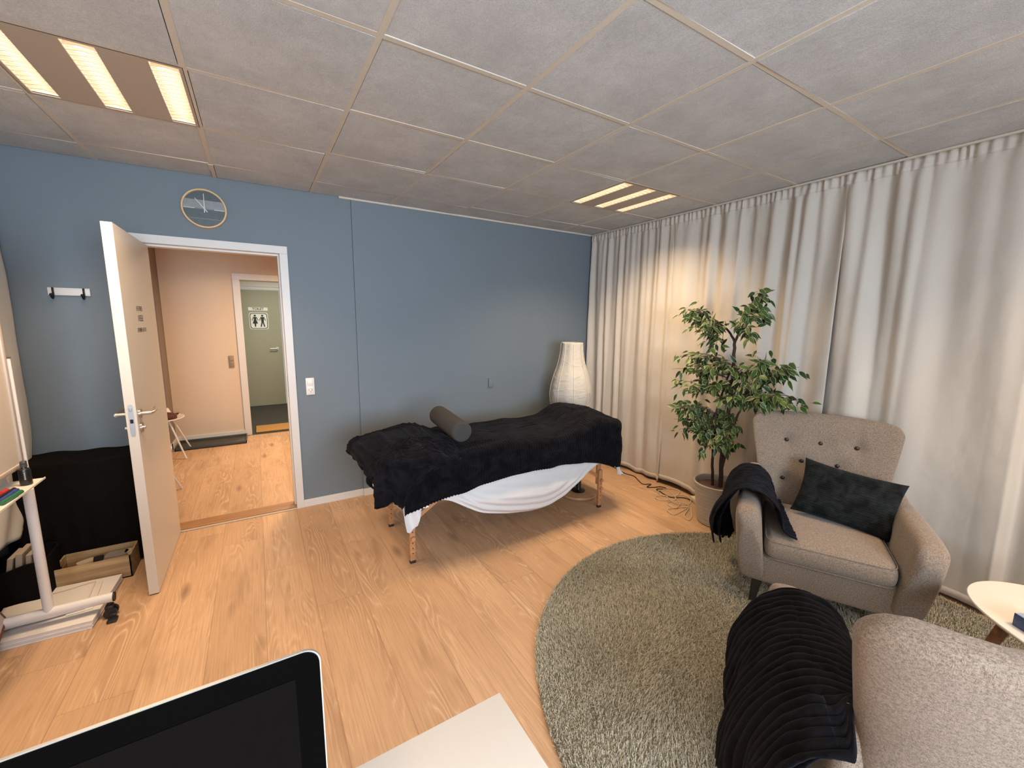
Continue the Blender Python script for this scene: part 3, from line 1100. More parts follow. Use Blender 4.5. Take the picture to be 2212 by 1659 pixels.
def fan_drape(path, nrm, spine, ztop, zhem, nA=60, nB=40, rad=0.035, bulge=None, closed=False):
    """path (n,2) outline of the table edge, nrm (n,2) outward normals, spine (n,2), ztop fn(x,y), zhem (n,)"""
    n = len(path)
    P = np.zeros((n, nA + 8 + nB, 3))
    for i in range(n):
        e, m, s = path[i], nrm[i], spine[i]
        inner = e - m * rad
        for k in range(nA):
            q = k / (nA - 1)
            p = s * (1 - q) + inner * q
            P[i, k] = (p[0], p[1], ztop(p[0], p[1]))
        zt = ztop(inner[0], inner[1])
        for k in range(8):
            a = (k + 1) / 8 * PI / 2
            p = inner + m * rad * math.sin(a)
            P[i, nA + k] = (p[0], p[1], zt - rad * (1 - math.cos(a)))
        z1 = zt - rad
        for k in range(nB):
            q = (k + 1) / nB
            off = 0 if bulge is None else bulge(i, q)
            p = e + m * off
            P[i, nA + 8 + k] = (p[0], p[1], z1 + (zhem[i] - z1) * q)
    return P


def resample(pts, step):
    pts = np.asarray(pts, float)
    d = np.r_[0, np.cumsum(np.linalg.norm(np.diff(pts, axis=0), axis=1))]
    n = int(d[-1] / step) + 1
    s = np.linspace(0, d[-1], n)
    return np.stack([np.interp(s, d, pts[:, k]) for k in range(pts.shape[1])], 1), s


def path_normals(p, closed=False):
    t = np.gradient(p, axis=0)
    if closed:
        t = np.roll(p, -1, 0) - np.roll(p, 1, 0)
    t /= np.linalg.norm(t, axis=1, keepdims=True) + 1e-9
    return np.stack([t[:, 1], -t[:, 0]], 1)


def ribs(s, period, h):
    return h * (np.abs(np.sin(PI * s / period)) ** 0.7 - 0.5)


# ---------------------------------------------------------------- massage table
mt = thing('massage_table', 'folding massage table with pale wooden legs under black and white covers', 'massage table', (1.74, -0.97, 0))
ox, oy = 1.74, -0.97
b = B(); b.box((0.76 - ox, -1.27 - oy, 0.60), (2.70 - ox, -0.67 - oy, 0.672), bev=.03, seg=4); obj('padded_top', b, 'white_sheet', mt)
for (lx, ly, sx) in ((0.932, -1.240, 1), (0.945, -0.69, 1), (2.548, -1.240, -1), (2.548, -0.69, -1)):
    b = B()
    b.box((lx - .019 - ox, ly - .012 - oy, 0.018), (lx + .019 - ox, ly + .012 - oy, 0.33), bev=.006)
    b.box((lx - .019 - ox, ly + .012 - oy, 0.20), (lx + .019 - ox, ly + .034 - oy, 0.60), bev=.004)
    lg = obj('leg', b, 'beech', mt)
    b = B(); b.box((lx - .0185 - ox, ly - .0115 - oy, 0.0), (lx + .0185 - ox, ly + .0115 - oy, 0.02), bev=.003); obj('rubber_foot', b, 'black_plastic', lg)
    for z in (.07, .105, .14, .215):
        b = B(); b.cyl((lx - ox, ly - .0135 - oy, z), (lx - ox, ly - .011 - oy, z), .004, 10); obj('peg_hole', b, 'button_brown', lg)
    for z in (.175, .245):
        b = B(); b.cyl((lx - ox, ly - .012 - oy, z), (lx - ox, ly - .032 - oy, z), .014, 14); obj('knob', b, 'beech', lg)
    b = B()
    b.box((0, -.009, -.014), (0.62, .009, .014), bev=.003)
    x0, z0 = lx + sx * .015 - ox, .275
    obj('brace', b, 'beech', mt, loc=(x0, ly + .02 - oy, z0), rot=(0, -math.atan2(.30, .46) if sx > 0 else PI + math.atan2(.30, .46), 0))
for lx in (0.94, 2.55):
    b = B(); b.box((lx - .01 - ox, -1.235 - oy, .40), (lx + .01 - ox, -.69 - oy, .435), bev=.003); obj('cross_rail', b, 'beech', mt)

# white sheet, near side hanging in a deep swag
xs_ = np.arange(0.745, 2.70, 0.010)
zb_ = np.interp(xs_, [.745, .80, .845, .87, .90, .945, .97, 1.02, 1.16, 1.27, 1.385, 1.605, 1.80, 1.93, 2.05, 2.17, 2.30, 2.425, 2.47, 2.55, 2.60, 2.70],
                [.62, .62, .56, .27, .245, .285, .37, .43, .405, .335, .262, .205, .178, .172, .205, .262, .335, .395, .42, .44, .41, .50])
k_ = np.hanning(23); k_ /= k_.sum()
zs_ = np.convolve(np.pad(zb_, 11, mode='edge'), k_, 'valid')
zb_ = np.where(xs_ > 1.05, zs_, zb_)
nr = 70
P = np.zeros((len(xs_), 30 + nr, 3))
for i, (x, zb) in enumerate(zip(xs_, zb_)):
    for k in range(30):
        q = k / 29
        P[i, k] = (x, -.64 + (-1.283 + .64) * q, .678)
    for k in range(nr):
        q = (k + 1) / nr
        z = .678 + (zb - .678) * q
        swag = max(0, (.44 - zb)) if .97 < x < 2.55 else 0
        y = -1.288 - .012 * min(1, q * 6)
        low = min(1, max(0, (.45 - z) / .10)) if x > .97 else 0
        y -= low * swag * .26 * math.sin(PI * min(1, max(0, (.45 - z) / max(.02, .45 - zb)) * .93))
        # long folds that follow the lower edge
        d = z - zb
        if x > .97:
            fold = .011 * math.sin(d * 120 + 2.2 * x) * math.exp(-d * 9) + .008 * math.sin(d * 44 - 3 * x) * math.exp(-d * 4)
            y -= fold * min(1, swag * 9) * low
        else:
            y -= (.012 * math.sin((x - .8) * 60 + z * 14) + .018 * q) * (x > .85)
        P[i, 30 + k] = (x, y, z)
P += normals(P) * (vnoise(P.shape[:2], (26, 14), 3) * .003)[..., None]
# extra corner flap at the head end
sh = thing('bed_sheet', 'white sheet sagging in a deep swag along the side of the massage table', 'sheet', (ox, oy, 0.0))
b = B(); b.grid(P - np.array([ox, oy, 0]))
ny_ = 34
Q = np.zeros((ny_, 24, 3))
for i, y in enumerate(np.linspace(-1.24, -.66, ny_)):
    zz_ = np.interp(y, [-1.27, -1.2, -1.12, -1.0, -.66], [.60, .53, .57, .655, .66])
    for k in range(24):
        q = k / 23
        Q[i, k] = (.742 - .030 * min(1, q * 4) - .006 * math.sin(y * 40), y, .678 + (zz_ - .678) * q)
b.grid(Q - np.array([ox, oy, 0]))
obj('cloth', b, 'white_sheet', sh, angle=80, solid=.003)
b = B(); b.box((0.985 - ox, -1.312 - oy, .388), (1.022 - ox, -1.309 - oy, .428)); obj('care_label', b, 'sign_white', sh, smooth=False)
# small tail of sheet below the foot corner
b = B()
Q = np.zeros((14, 14, 3))
for i, a in enumerate(np.linspace(0, 1, 14)):
    for k, q in enumerate(np.linspace(0, 1, 14)):
        Q[i, k] = (2.655 + .045 * a + .03 * q - ox, -1.30 - .02 * q - .01 * math.sin(a * 9 + q * 5) - oy, .36 - .075 * q)
b.grid(Q); obj('corner_tail', b, 'white_sheet', sh, angle=80, solid=.002)


def arcpts(cx, cy, r, a0, a1, n=14):
    return [(cx + r * math.cos(a), cy + r * math.sin(a)) for a in np.linspace(a0, a1, n)]


# big ribbed blanket over the table
pts = [(0.862, -1.325)] + [(x, -1.325) for x in np.linspace(.9, 2.60, 30)] + arcpts(2.62, -1.195, .13, -PI / 2, 0) + [(2.75, -1.0)] + arcpts(2.66, -.74, .09, 0, PI / 2) + [(x, -.65) for x in np.linspace(2.6, .862, 20)]
path, S = resample(pts, 0.0036)
nr_ = path_normals(path)
k_ = np.ones(25) / 25
for c_ in (0, 1):
    nr_[:, c_] = np.convolve(np.pad(nr_[:, c_], 12, mode='edge'), k_, 'valid')
nr_ /= np.linalg.norm(nr_, axis=1, keepdims=True)
spine = np.stack([np.clip(path[:, 0], .862, 2.42), np.full(len(path), -.97)], 1)
Lnear = 2.60 - .862


def bl_top(x, y):
    z = .724
    z += .098 * math.exp(-((x - 2.46) / .15) ** 2) * (1 - .30 * ((y + .97) / .36) ** 2)
    z += .050 * math.exp(-((x - 2.62) / .10) ** 2) * (1 - .3 * ((y + .97) / .36) ** 2)
    z += .006 * math.sin(x * 9 + y * 5) + .004 * math.sin(x * 23 - y * 11)
    z -= .012 * math.exp(-((x - 2.05) / .2) ** 2)
    if y < -1.2:
        z -= .010 * (-1.2 - y) / .1
    return z


zh = np.zeros(len(path))
for i, (x, y) in enumerate(path):
    if y < -1.3 and x < 2.62:
        zh[i] = np.interp(x, [.862, .885, 1.03, 1.25, 1.6, 2.0, 2.3, 2.47, 2.60], [.375, .388, .425, .446, .482, .492, .462, .42, .375])
    elif x > 2.6 and y < -.72:
        zh[i] = np.interp(y, [-1.33, -1.28, -1.1, -.9, -.70], [.37, .335, .34, .40, .50])
    else:
        zh[i] = np.interp(x, [.86, 2.6, 2.75], [.60, .60, .52])


def bl_bulge(i, q):
    s = S[i]
    return q * (.010 + .012 * math.sin(s * 7.0) + .006 * math.sin(s * 19)) + .012 * math.sin(PI * q)


P = fan_drape(path, nr_, spine, bl_top, zh, nA=64, nB=46, rad=.045, bulge=bl_bulge)
N = normals(P)
if N[200, 20, 2] < 0:
    N = -N
wr = vnoise(P.shape[:2], (44, 16), 21) * .0055 + vnoise(P.shape[:2], (120, 40), 22) * .0016
fade = np.clip(np.linspace(0, 1, P.shape[1]) * 3.2 - .5, .15, 1)[None, :]
warp = vnoise(P.shape[:2], (30, 14), 24) * .010
P = P + N * (wr + (.0052 * (np.abs(np.sin(PI * (S[:, None] + warp) / .0205)) ** .75 - .5)) * fade)[..., None]
P[:, -1, 2] += ribs(S, .0205, .006)
t = thing('ribbed_blanket', 'black ribbed flannel blanket spread over the whole massage table', 'blanket', (ox, oy, 0.68))
b = B(); b.grid(P - np.array([ox, oy, .68])); obj('cloth', b, 'black_flannel', t, angle=180)

# folded blanket over the head end pillow
n = 620
ang = np.linspace(0, 2 * PI, n, endpoint=False)
c_, s_ = np.cos(ang), np.sin(ang)
ex = 4.6
path = np.stack([.965 + .285 * np.sign(c_) * np.abs(c_) ** (2 / ex), -1.010 + .388 * np.sign(s_) * np.abs(s_) ** (2 / ex)], 1)
path[:, 0] += .035 * (path[:, 1] + 1.0) / .36 * -1 * (path[:, 0] < 1.0)
d = np.roll(path, -1, 0) - np.roll(path, 1, 0)
d /= np.linalg.norm(d, axis=1, keepdims=True)
nr2 = np.stack([d[:, 1], -d[:, 0]], 1)
zh = np.zeros(n)
for i, (x, y) in enumerate(path):
    near = y < -1.30
    if near:
        zh[i] = np.interp(x, [.66, .70, .735, .78, .83, .87, .93, 1.0, 1.25], [.50, .465, .46, .49, .455, .50, .60, .665, .69])
    elif x < .75:
        zh[i] = np.interp(y, [-1.32, -1.25, -1.1, -.95, -.65], [.50, .53, .61, .640, .650])
    else:
        zh[i] = .70
S2 = np.r_[0, np.cumsum(np.linalg.norm(np.diff(path, axis=0), axis=1))]


def p_top(x, y):
    r = math.hypot((x - .98) / .32, (y + 1.0) / .40)
    return .735 + .070 * max(0, 1 - r ** 2.6) + .012 * math.sin(x * 17 + 2) * math.sin(y * 13) + .01 * math.sin(8 * x - 15 * y)


def p_bulge(i, q):
    s = S2[i]
    x, y = path[i]
    deep = max(0, (.72 - zh[i]) / .2)
    return .012 * math.sin(PI * q) + deep * q * (.018 * math.sin(s * 46) + .012 * math.sin(s * 21 + 1)) + .01 * q


sp = np.stack([np.full(n, .98), np.clip(path[:, 1], -1.12, -.88)], 1)
P = fan_drape(path, nr2, sp, p_top, zh, nA=60, nB=34, rad=.030, bulge=p_bulge)
N = normals(P)
N[:, :, :] = np.where(N[100, 20, 2] < 0, -N, N)
P = np.concatenate([P, P[:1]], 0)
N = np.concatenate([N, N[:1]], 0)
wr = vnoise(P.shape[:2], (40, 12), 31) * .010 + vnoise(P.shape[:2], (90, 26), 32) * .004
wr[-1] = wr[0]
yy = P[:, :, 1] + .15 * P[:, :, 0] + .5 * (.8 - P[:, :, 2])
warp = vnoise(P.shape[:2], (24, 10), 33) * .012
warp[-1] = warp[0]
rb = .0046 * (np.abs(np.sin(PI * (yy + warp) / .021)) ** .75 - .5)
fd = np.clip(1.25 - np.abs(np.linspace(0, 1, P.shape[1]) - .35) * .4, .3, 1)[None]
P = P + N * (wr * np.clip(np.linspace(0, 1, P.shape[1]) * 4, .3, 1)[None] + rb * fd)[..., None]
t = thing('folded_blanket', 'bunched black flannel blanket heaped over the head end of the massage table', 'blanket', (.965, -1.005, .70))
b = B(); b.grid((P - np.array([.965, -1.005, .70]))); obj('cloth', b, 'black_flannel', t, angle=180)

# grey felt bolster
A_, B_ = Vector((1.300, -0.775, .848)), Vector((1.285, -1.255, .822))
t = thing('bolster_roll', 'dark grey felt bolster roll lying across the black blankets', 'bolster', A_)
b = B()
D = B_ - A_
Ln = D.length
prof = [(0.0001, 0), (.045, .0005), (.062, .004), (.069, .014), (.0705, .03), (.0705, Ln - .03), (.069, Ln - .014), (.062, Ln - .004), (.045, Ln - .0005), (0.0001, Ln)]
b.lathe(prof, n=56)
rot = D.to_track_quat('Z', 'Y').to_euler()
obj('roll', b, 'grey_felt', t, rot=rot)
b = B(); b.tube([(0.0706 * math.cos(3.6), .0706 * math.sin(3.6), .02), (0.0706 * math.cos(3.6), .0706 * math.sin(3.6), Ln - .02)], .0012, 6); obj('seam', b, 'black_plastic', t, rot=rot)

# stool under the table
t = thing('swivel_stool', 'round wooden stool base with black column under the massage table', 'stool', (2.585, -0.93, 0))
b = B(); b.lathe([(0.0001, 0), (.165, 0), (.176, .006), (.178, .016), (.172, .024), (0.0001, .026)], n=64); obj('base_disc', b, 'pine_disc', t)
b = B(); b.lathe([(0.0001, .026), (.062, .026), (.062, .032), (.030, .040), (.023, .05), (.023, .30), (0.0001, .30)], n=40); obj('column', b, 'black_metal', t)
b = B(); b.lathe([(0.0001, .30), (.15, .30), (.165, .315), (.165, .34), (.15, .36), (0.0001, .362)], n=48); obj('seat', b, 'black_cloth', t)

# ---------------------------------------------------------------- paper floor lamp
t = thing('paper_floor_lamp', 'tall white ribbed paper lamp standing in the corner behind the massage table', 'floor lamp', (2.88, -0.42, 0))
prof = catmull([(.105, .28), (.135, .40), (.180, .60), (.208, .78), (.205, .88), (.178, 1.00), (.138, 1.12), (.114, 1.24), (.106, 1.345)], 90)
n = 64
R = []
for k, (r, z) in enumerate(prof):
    R.append([((r + .0030 * math.cos(8 * q) + rng.normal(0, .0012)) * math.cos(q), (r + .003 * math.cos(8 * q) + rng.normal(0, .0012)) * math.sin(q), z) for q in [2 * PI * i / n for i in range(n)]])
b = B(); b.loft(R, cap=False); obj('paper_shade', b, 'rice_paper', t, angle=90, solid=.001)
b = B()
for i in range(8):
    q = 2 * PI * (i + .33) / 8
    b.tube([((r + .0042) * math.cos(q), (r + .0042) * math.sin(q), z) for r, z in prof[::4]], .0022, 6)
for k in range(6):
    zz = .45 + k * .14
    tw = .03 * (-1) ** k
    ring = []
    for i in range(49):
        q = 2 * PI * i / 48
        z = zz + tw * math.sin(q * 2 + k)
        r = float(np.interp(z, prof[:, 1], prof[:, 0])) + .003
        ring.append((r * math.cos(q), r * math.sin(q), z))
    b.tube(ring, .0011, 5)
obj('wire_ribs', b, 'rice_rib', t)
b = B(); b.lathe([(0.0001, 0), (.14, 0), (.14, .012), (0.0001, .016)], n=40); obj('base', b, 'black_metal', t)
b = B(); b.cyl((0, 0, .01), (0, 0, .9), .009, 14); b.tube([(-.103, 0, .29), (.103, 0, .29)], .003); b.tube([(-.104, 0, 1.335), (.104, 0, 1.335)], .002); obj('pole', b, 'black_metal', t)

# ---------------------------------------------------------------- rug
RX, RY, RR = 2.19, -2.985, 1.235
t = thing('round_rug', 'large round shaggy grey green rug under the two armchairs', 'rug', (RX, RY, 0))
b = B(); b.lathe([(0.0001, 0.0), (RR - .012, 0.0), (RR - .004, .006), (RR - .010, .012), (0.0001, .013)], n=160); obj('rug_backing', b, 'rug_base', t)
NB = 210000
r = (RR - .002) * np.sqrt(rng.uniform(0, 1, NB))
a = rng.uniform(0, 2 * PI, NB)
px, py = r * np.cos(a), r * np.sin(a)
keep = (px + RX) > -5
px, py, r = px[keep], py[keep], r[keep]
NB = len(px)
ph = rng.uniform(0, 2 * PI, NB)
w = rng.uniform(.0009, .0020, NB)
h = rng.uniform(.010, .018, NB)
lean = rng.uniform(.002, .013, NB)
gx = np.sin(px * 7 + np.cos(py * 5) * 2)
la = ph + 0
lx = lean * np.cos(la) + .004 * gx
ly = lean * np.sin(la) + .004 * np.cos(py * 8)
V = np.zeros((NB, 4, 3))
V[:, 0] = np.stack([px - w * np.sin(ph), py + w * np.cos(ph), np.full(NB, .010)], 1)
V[:, 1] = np.stack([px + w * np.sin(ph), py - w * np.cos(ph), np.full(NB, .010)], 1)
V[:, 2] = np.stack([px + lx + .6 * w * np.sin(ph), py + ly - .6 * w * np.cos(ph), .010 + h], 1)
V[:, 3] = np.stack([px + lx - .6 * w * np.sin(ph), py + ly + .6 * w * np.cos(ph), .010 + h], 1)
me = bpy.data.meshes.new('rug_pile')
me.vertices.add(NB * 4)
me.vertices.foreach_set('co', V.ravel())
me.loops.add(NB * 4)
me.loops.foreach_set('vertex_index', np.arange(NB * 4, dtype=np.int32))
me.polygons.add(NB)
me.polygons.foreach_set('loop_start', np.arange(0, NB * 4, 4, dtype=np.int32))
me.update(calc_edges=True)
me.validate()
me.materials.append(MATS['rug_pile'])
o = bpy.data.objects.new('rug_pile', me)
COL.objects.link(o)
o.parent = t
o['kind'] = 'stuff'

# ---------------------------------------------------------------- armchair (front toward local -y, u = local x)


def make_armchair(label, loc, rotz, buttons=True):
    t = thing('armchair', label, 'armchair', loc, rotz, group='beige buttoned armchairs')
    # base frame
    b = B()
    rings = []
    for z, e in ((.155, .020), (.160, .006), (.175, 0), (.30, 0), (.318, .006), (.325, .02)):
        q = sellipse(0, .335, .345 - e, .335 - e, 14, 64)
        rings.append([(x, y, z) for x, y in q])
    b.loft(rings)
    obj('seat_frame', b, 'linen', t, angle=60)
    # cushion
    b = B()
    rings = []
    for k, z in enumerate(np.linspace(0, 1, 13)):
        zz = .312 + .115 * z
        e = .018 * (abs(2 * z - 1) ** 6) + .010 * (abs(2 * z - 1) ** 2)
        q = sellipse(0, .262, .276 - e, .300 - e, 12, 96)
        rings.append([(x, y, zz + (.012 * (1 - (x / .28) ** 2) * (1 - ((y - .26) / .3) ** 2) if z > .5 else 0)) for x, y in q])
    b.loft(rings, cap=False)
    n = 96
    top = np.array(rings[-1])
    c = top.mean(0)
    inner = []
    for f in (.92, .7, .4, .12):
        rr = []
        for p in top:
            x, y = c[0] + (p[0] - c[0]) * f, c[1] + (p[1] - c[1]) * f
            rr.append((x, y, .428 + .014 * (1 - (x / .28) ** 2) * (1 - ((y - .26) / .3) ** 2)))
        inner.append(rr)
    b.loft([rings[-1]] + inner)
    obj('cushion', b, 'linen', t, angle=70)
    b = B()
    for zz, e in ((.418, .0155), (.322, .0155)):
        q = sellipse(0, .262, .277 - e * .5, .301 - e * .5, 12, 96)
        b.tube([(x, y, zz) for x, y in list(q) + [q[0]]], .0022, 6)
    obj('cushion_piping', b, 'linen', t)
    # arms: lofted along depth, bulging forward at the top
    for s in (-1, 1):
        b = B()
        rings = []
        vs = list(np.linspace(-.085, -.03, 9)) + list(np.linspace(-.01, .585, 28)) + [.60, .612, .62, .625]
        for v in vs:
            ztop = float(np.interp(v, [-.085, -.07, -.05, -.02, .05, .25, .45, .58, .66], [.500, .540, .562, .580, .588, .592, .605, .650, .662]))
            if v > .585:
                ztop -= (v - .585) * 1.6
            zbot = float(np.interp(v, [-.085, -.075, -.055, -.035, -.012, 0.0, .66], [.478, .430, .370, .300, .190, .158, .158]))
            wd = float(np.interp(v, [-.085, -.075, -.05, -.02, .2, .45, .585, .60, .612, .62, .625], [.022, .040, .056, .063, .062, .055, .046, .043, .036, .026, .010]))
            ring = []
            for q in np.linspace(0, 2 * PI, 40, endpoint=False):
                cx, cz = math.cos(q), math.sin(q)
                nz_ = 3.2 if cz < 0 else 2.4
                du = wd * np.sign(cx) * abs(cx) ** (2 / 3.4)
                zc, zr = (ztop + zbot) / 2, (ztop - zbot) / 2
                z = zc + zr * np.sign(cz) * abs(cz) ** (2 / (7 if cz < 0 else (2.6 if zr < .1 else 5.5)))
                lean = .050 * (z - .16) / .42
                ring.append((s * (.318 + lean - .030 * max(0, (v - .3) / .3)) + du, v, z))
            rings.append(ring)
        b.loft(rings)
        obj('armrest', b, 'linen', t, angle=70)
    # backrest
    b = B()
    K = 132
    nlev = 78
    rings = []
    BT = [(-.183, .81), (-.004, .81), (.176, .81), (-.094, .69), (.088, .69), (-.187, .573), (0, .573), (.182, .573)]
    for k in range(nlev):
        q = k / (nlev - 1)
        z = .20 + (.985 - .20) * q
        zr = min(1, (1 - q) / .075)
        rnd = math.sqrt(max(0, 1 - (1 - zr) ** 2))
        hw = float(np.interp(z, [.20, .43, .60, .80, .93, .99], [.300, .305, .325, .365, .388, .392]))
        k1 = 1 - min(1, (1 - q) / .105)
        hw = hw - .085 * (1 - math.sqrt(max(0, 1 - k1 * k1)))
        vf = .545 + (z - .43) * .30 if z > .43 else .545
        th = .052 * (.18 + .82 * rnd)
        vc = vf + .052
        ring = []
        for p in sellipse(0, 0, hw, 1.0, 3.4, K):
            x = p[0]
            y = p[1] * th
            # slight wrap-around of the sides
            y += -.055 * (abs(x) / hw) ** 3 * min(1, max(0, (z - .35) / .3))
            zz = z - .014 * (x / .39) ** 2 * q ** 4 + .002 * q ** 6
            if p[1] < 0:
                dd = 0
                for bu, bz in BT:
                    r2 = ((x - bu) ** 2 + (zz - bz) ** 2)
                    dd += .020 * math.exp(-r2 / .0016) + .008 * math.exp(-r2 / .010)
                y += dd * min(1, abs(p[1]) * 1.6)
                # vertical channels
                y += .006 * math.exp(-((x - .185) / .010) ** 2) * (z > .8) + .003 * math.exp(-((x + .185) / .012) ** 2) * (z > .8)
            ring.append((x, vc + y, zz))
        rings.append(ring)
    b.loft(rings)
    bk = obj('backrest', b, 'linen', t, angle=80)
    for bu, bz in BT:
        vf = .545 + (bz - .43) * .30 + .052 - .052 + .020 - .055 * (abs(bu) / .36) ** 3
        b = B()
        bm = bmesh.new()
        bmesh.ops.create_uvsphere(bm, u_segments=16, v_segments=10, radius=.0125)
        b.bm(bm, 0, Matrix.Translation((bu, vf + .006, bz)) @ Matrix.Diagonal((1, .55, 1, 1)))
        obj('button', b, 'button_brown', bk)
    for (lx, ly) in ((-.285, .055), (.285, .055), (-.27, .60), (.27, .60)):
        b = B()
        sx = 1 if lx > 0 else -1
        sy = -1 if ly < .3 else 1
        rings = []
        for z, w in ((.170, .026), (.09, .021), (0.018, .015)):
            k = (.17 - z) / .17
            rings.append([(lx + sx * .02 * k + x, ly + sy * .02 * k + y, z) for x, y in sellipse(0, 0, w, w, 6, 20)])
        b.loft(rings)
        obj('leg', b, 'dark_leg', t, angle=50)
    return t


CH1 = (2.558, -2.865, 0.0)
TH1 = -1.086
ch1 = make_armchair('beige buttoned armchair facing the room beside the potted ficus', CH1, TH1)
CH2 = (2.006, -3.320, 0.0)
TH2 = math.radians(124.0)
ch2 = dup(ch1, CH2, TH2)
ch2['label'] = 'beige armchair nearest the camera, seen from behind at the lower right corner'


def arm_blanket(label, mat, loc, rotz, side, cross, v0, v1, hem_in, seed, period=.028, amp=.006, npts=300, zoff=0.0):
    """flannel throw over an armrest. cross: list of (u,z) from the outside hem over the arm to the seat."""
    c = catmull(cross, 170)
    nv = npts
    P = np.zeros((nv, 170, 3))
    vv = np.linspace(0, 1, nv)
    r = np.random.default_rng(seed)
    d = np.r_[0, np.cumsum(np.linalg.norm(np.diff(c, axis=0), axis=1))]
    s = d / d[-1]
    for i, a in enumerate(vv):
        w = hem_in(a)
        for j in range(170):
            u, z = c[j]
            q = s[j]
            o_, i_ = w['out'], w['inn']
            fo = max(0, .42 - q) / .42
            fi = max(0, q - .60) / .40
            u2 = u + w['du'] * fo - w.get('di', 0) * fi
            z2 = z + o_ * fo ** 1.2 + i_ * fi
            v = v0 + (v1 - v0) * a + w['sk'] * fo + w.get('si', 0) * fi + w['bow'] * (math.sin(PI * q))
            # on the seat side the cloth stops against the front of the backrest
            vf = .545 + max(0, z2 - .43) * .30 - .055 * (min(u2, .36) / .36) ** 3 - .012
            kk = min(1, max(0, (.372 - u2) / .05))
            if v > vf:
                v = v + (vf - v) * kk * kk * (3 - 2 * kk)
            P[i, j] = (side * u2, v, z2)
    N = normals(P)
    mid = N[nv // 2, 85]
    if mid[2] < 0:
        N = -N
    wr = vnoise(P.shape[:2], (9, 10), seed) * .008 + vnoise(P.shape[:2], (24, 22), seed + 1) * .003
    L = abs(v1 - v0)
    warp = vnoise(P.shape[:2], (6, 8), seed + 2) * .008
    rb = amp * (np.abs(np.sin(PI * (vv[:, None] * L + warp) / period)) ** .7 - .3)
    P = P + N * (np.abs(wr) * 1.0 + rb + .004)[..., None]
    t = thing('throw_blanket', label, 'blanket', loc, rotz)
    b = B(); b.grid(P)
    # the throw lies double: an inner layer on the outside of the arm
    P2 = P[:, :75].copy()
    fo_ = np.clip((75 - np.arange(75)) / 40, 0, 1)[None, :]
    P2[:, :, 0] -= side * .036 * fo_
    P2[:, :, 2] += .010 * fo_
    b.grid(P2); obj('cloth', b, mat, t, angle=180, solid=.006)
    return t


def w1(a):
    return dict(out=.05 * math.sin(a * 5 + .5) + .03 * math.sin(a * 13), inn=.0, du=.025 * math.sin(a * 9) + .03 * math.sin(a * 4 + 1), sk=.08 - .12 * a, si=-.05 + .05 * a, bow=.03 * math.sin(a * 6), di=-.06 * a)


arm_blanket('dark navy flannel throw over the left armrest of the armchair by the plant', 'navy_flannel', CH1, TH1, -1,
            [(.485, .235), (.505, .34), (.505, .46), (.470, .565), (.415, .632), (.350, .648), (.288, .630), (.240, .580), (.212, .505), (.190, .455), (.135, .443)],
            .040, .53, w1, 5, period=.026, amp=.0045)


def w2(a):
    return dict(out=-.02 + .04 * math.sin(a * 6 + 2) + .14 * max(0, a - .75) * 2 - .05 * math.sin(PI * a), inn=0.0, du=.06 * math.sin(a * PI) + .022 * math.sin(a * 14) + .010 * math.sin(a * 31), sk=-.02 + .04 * a + .06 * max(0, a - .7) / .3, si=.02 - .10 * max(0, a - .45) / .55, bow=.01, di=0)


arm_blanket('black ribbed flannel throw over the near armrest of the armchair seen from behind', 'black_flannel', CH2, TH2, 1,
            [(.500, .290), (.520, .38), (.512, .48), (.470, .575), (.412, .625), (.350, .638), (.295, .622), (.250, .580), (.220, .515), (.190, .455), (.120, .445)],
            .110, .735, w2, 9, period=.0285, amp=.0075, npts=400)

# pale twist of cloth at the hem of the near throw
b = B()
_c, _s = math.cos(TH2), math.sin(TH2)
t = thing('paper_tag', 'small white care tag hanging below the near black throw', 'tag', (CH2[0] + _c * .475 - _s * .44, CH2[1] + _s * .475 + _c * .44, .22), TH2)
b.box((-.001, -.012, -.045), (.001, .012, .045), bev=.0005); obj('tag_ribbon', b, 'sign_white', t)

# pillow on chair 1
t = thing('cord_cushion', 'black ribbed cushion leaning on the back of the armchair by the plant', 'cushion', (CH1[0], CH1[1], 0), TH1)
nu, nv = 150, 150
PT = []
for sgn in (1, -1):
    P = np.zeros((nu, nv, 3))
    for i, a in enumerate(np.linspace(-1, 1, nu)):
        for j, c in enumerate(np.linspace(-1, 1, nv)):
            W, Hh = .235, .165
            pin = 1 - .10 * (1 - a * a) * abs(c) ** 4 * 1.0
            pin2 = 1 - .08 * (1 - c * c) * abs(a) ** 4
            x, y = a * W * pin2, c * Hh * pin
            th = .062 * ((1 - a ** 4) * (1 - c ** 4)) ** .55
            P[i, j] = (x, sgn * th, y)
    rb = ribs(P[:, :, 2] + .004 * vnoise((nu, nv), (8, 8), 3), .0125, .0028) * np.clip(np.abs(P[:, :, 1]) * 60, 0, 1) + vnoise((nu, nv), (9, 7), 6) * .005 * np.clip(np.abs(P[:, :, 1]) * 60, 0, 1)
    P[:, :, 1] += sgn * rb
    PT.append(P)
b = B(); b.grid(PT[0]); b.grid(PT[1])
obj('cover', b, 'charcoal_cord', t, angle=180, loc=(.112, .410, .578), rot=(math.radians(-27), math.radians(6), math.radians(-12)))

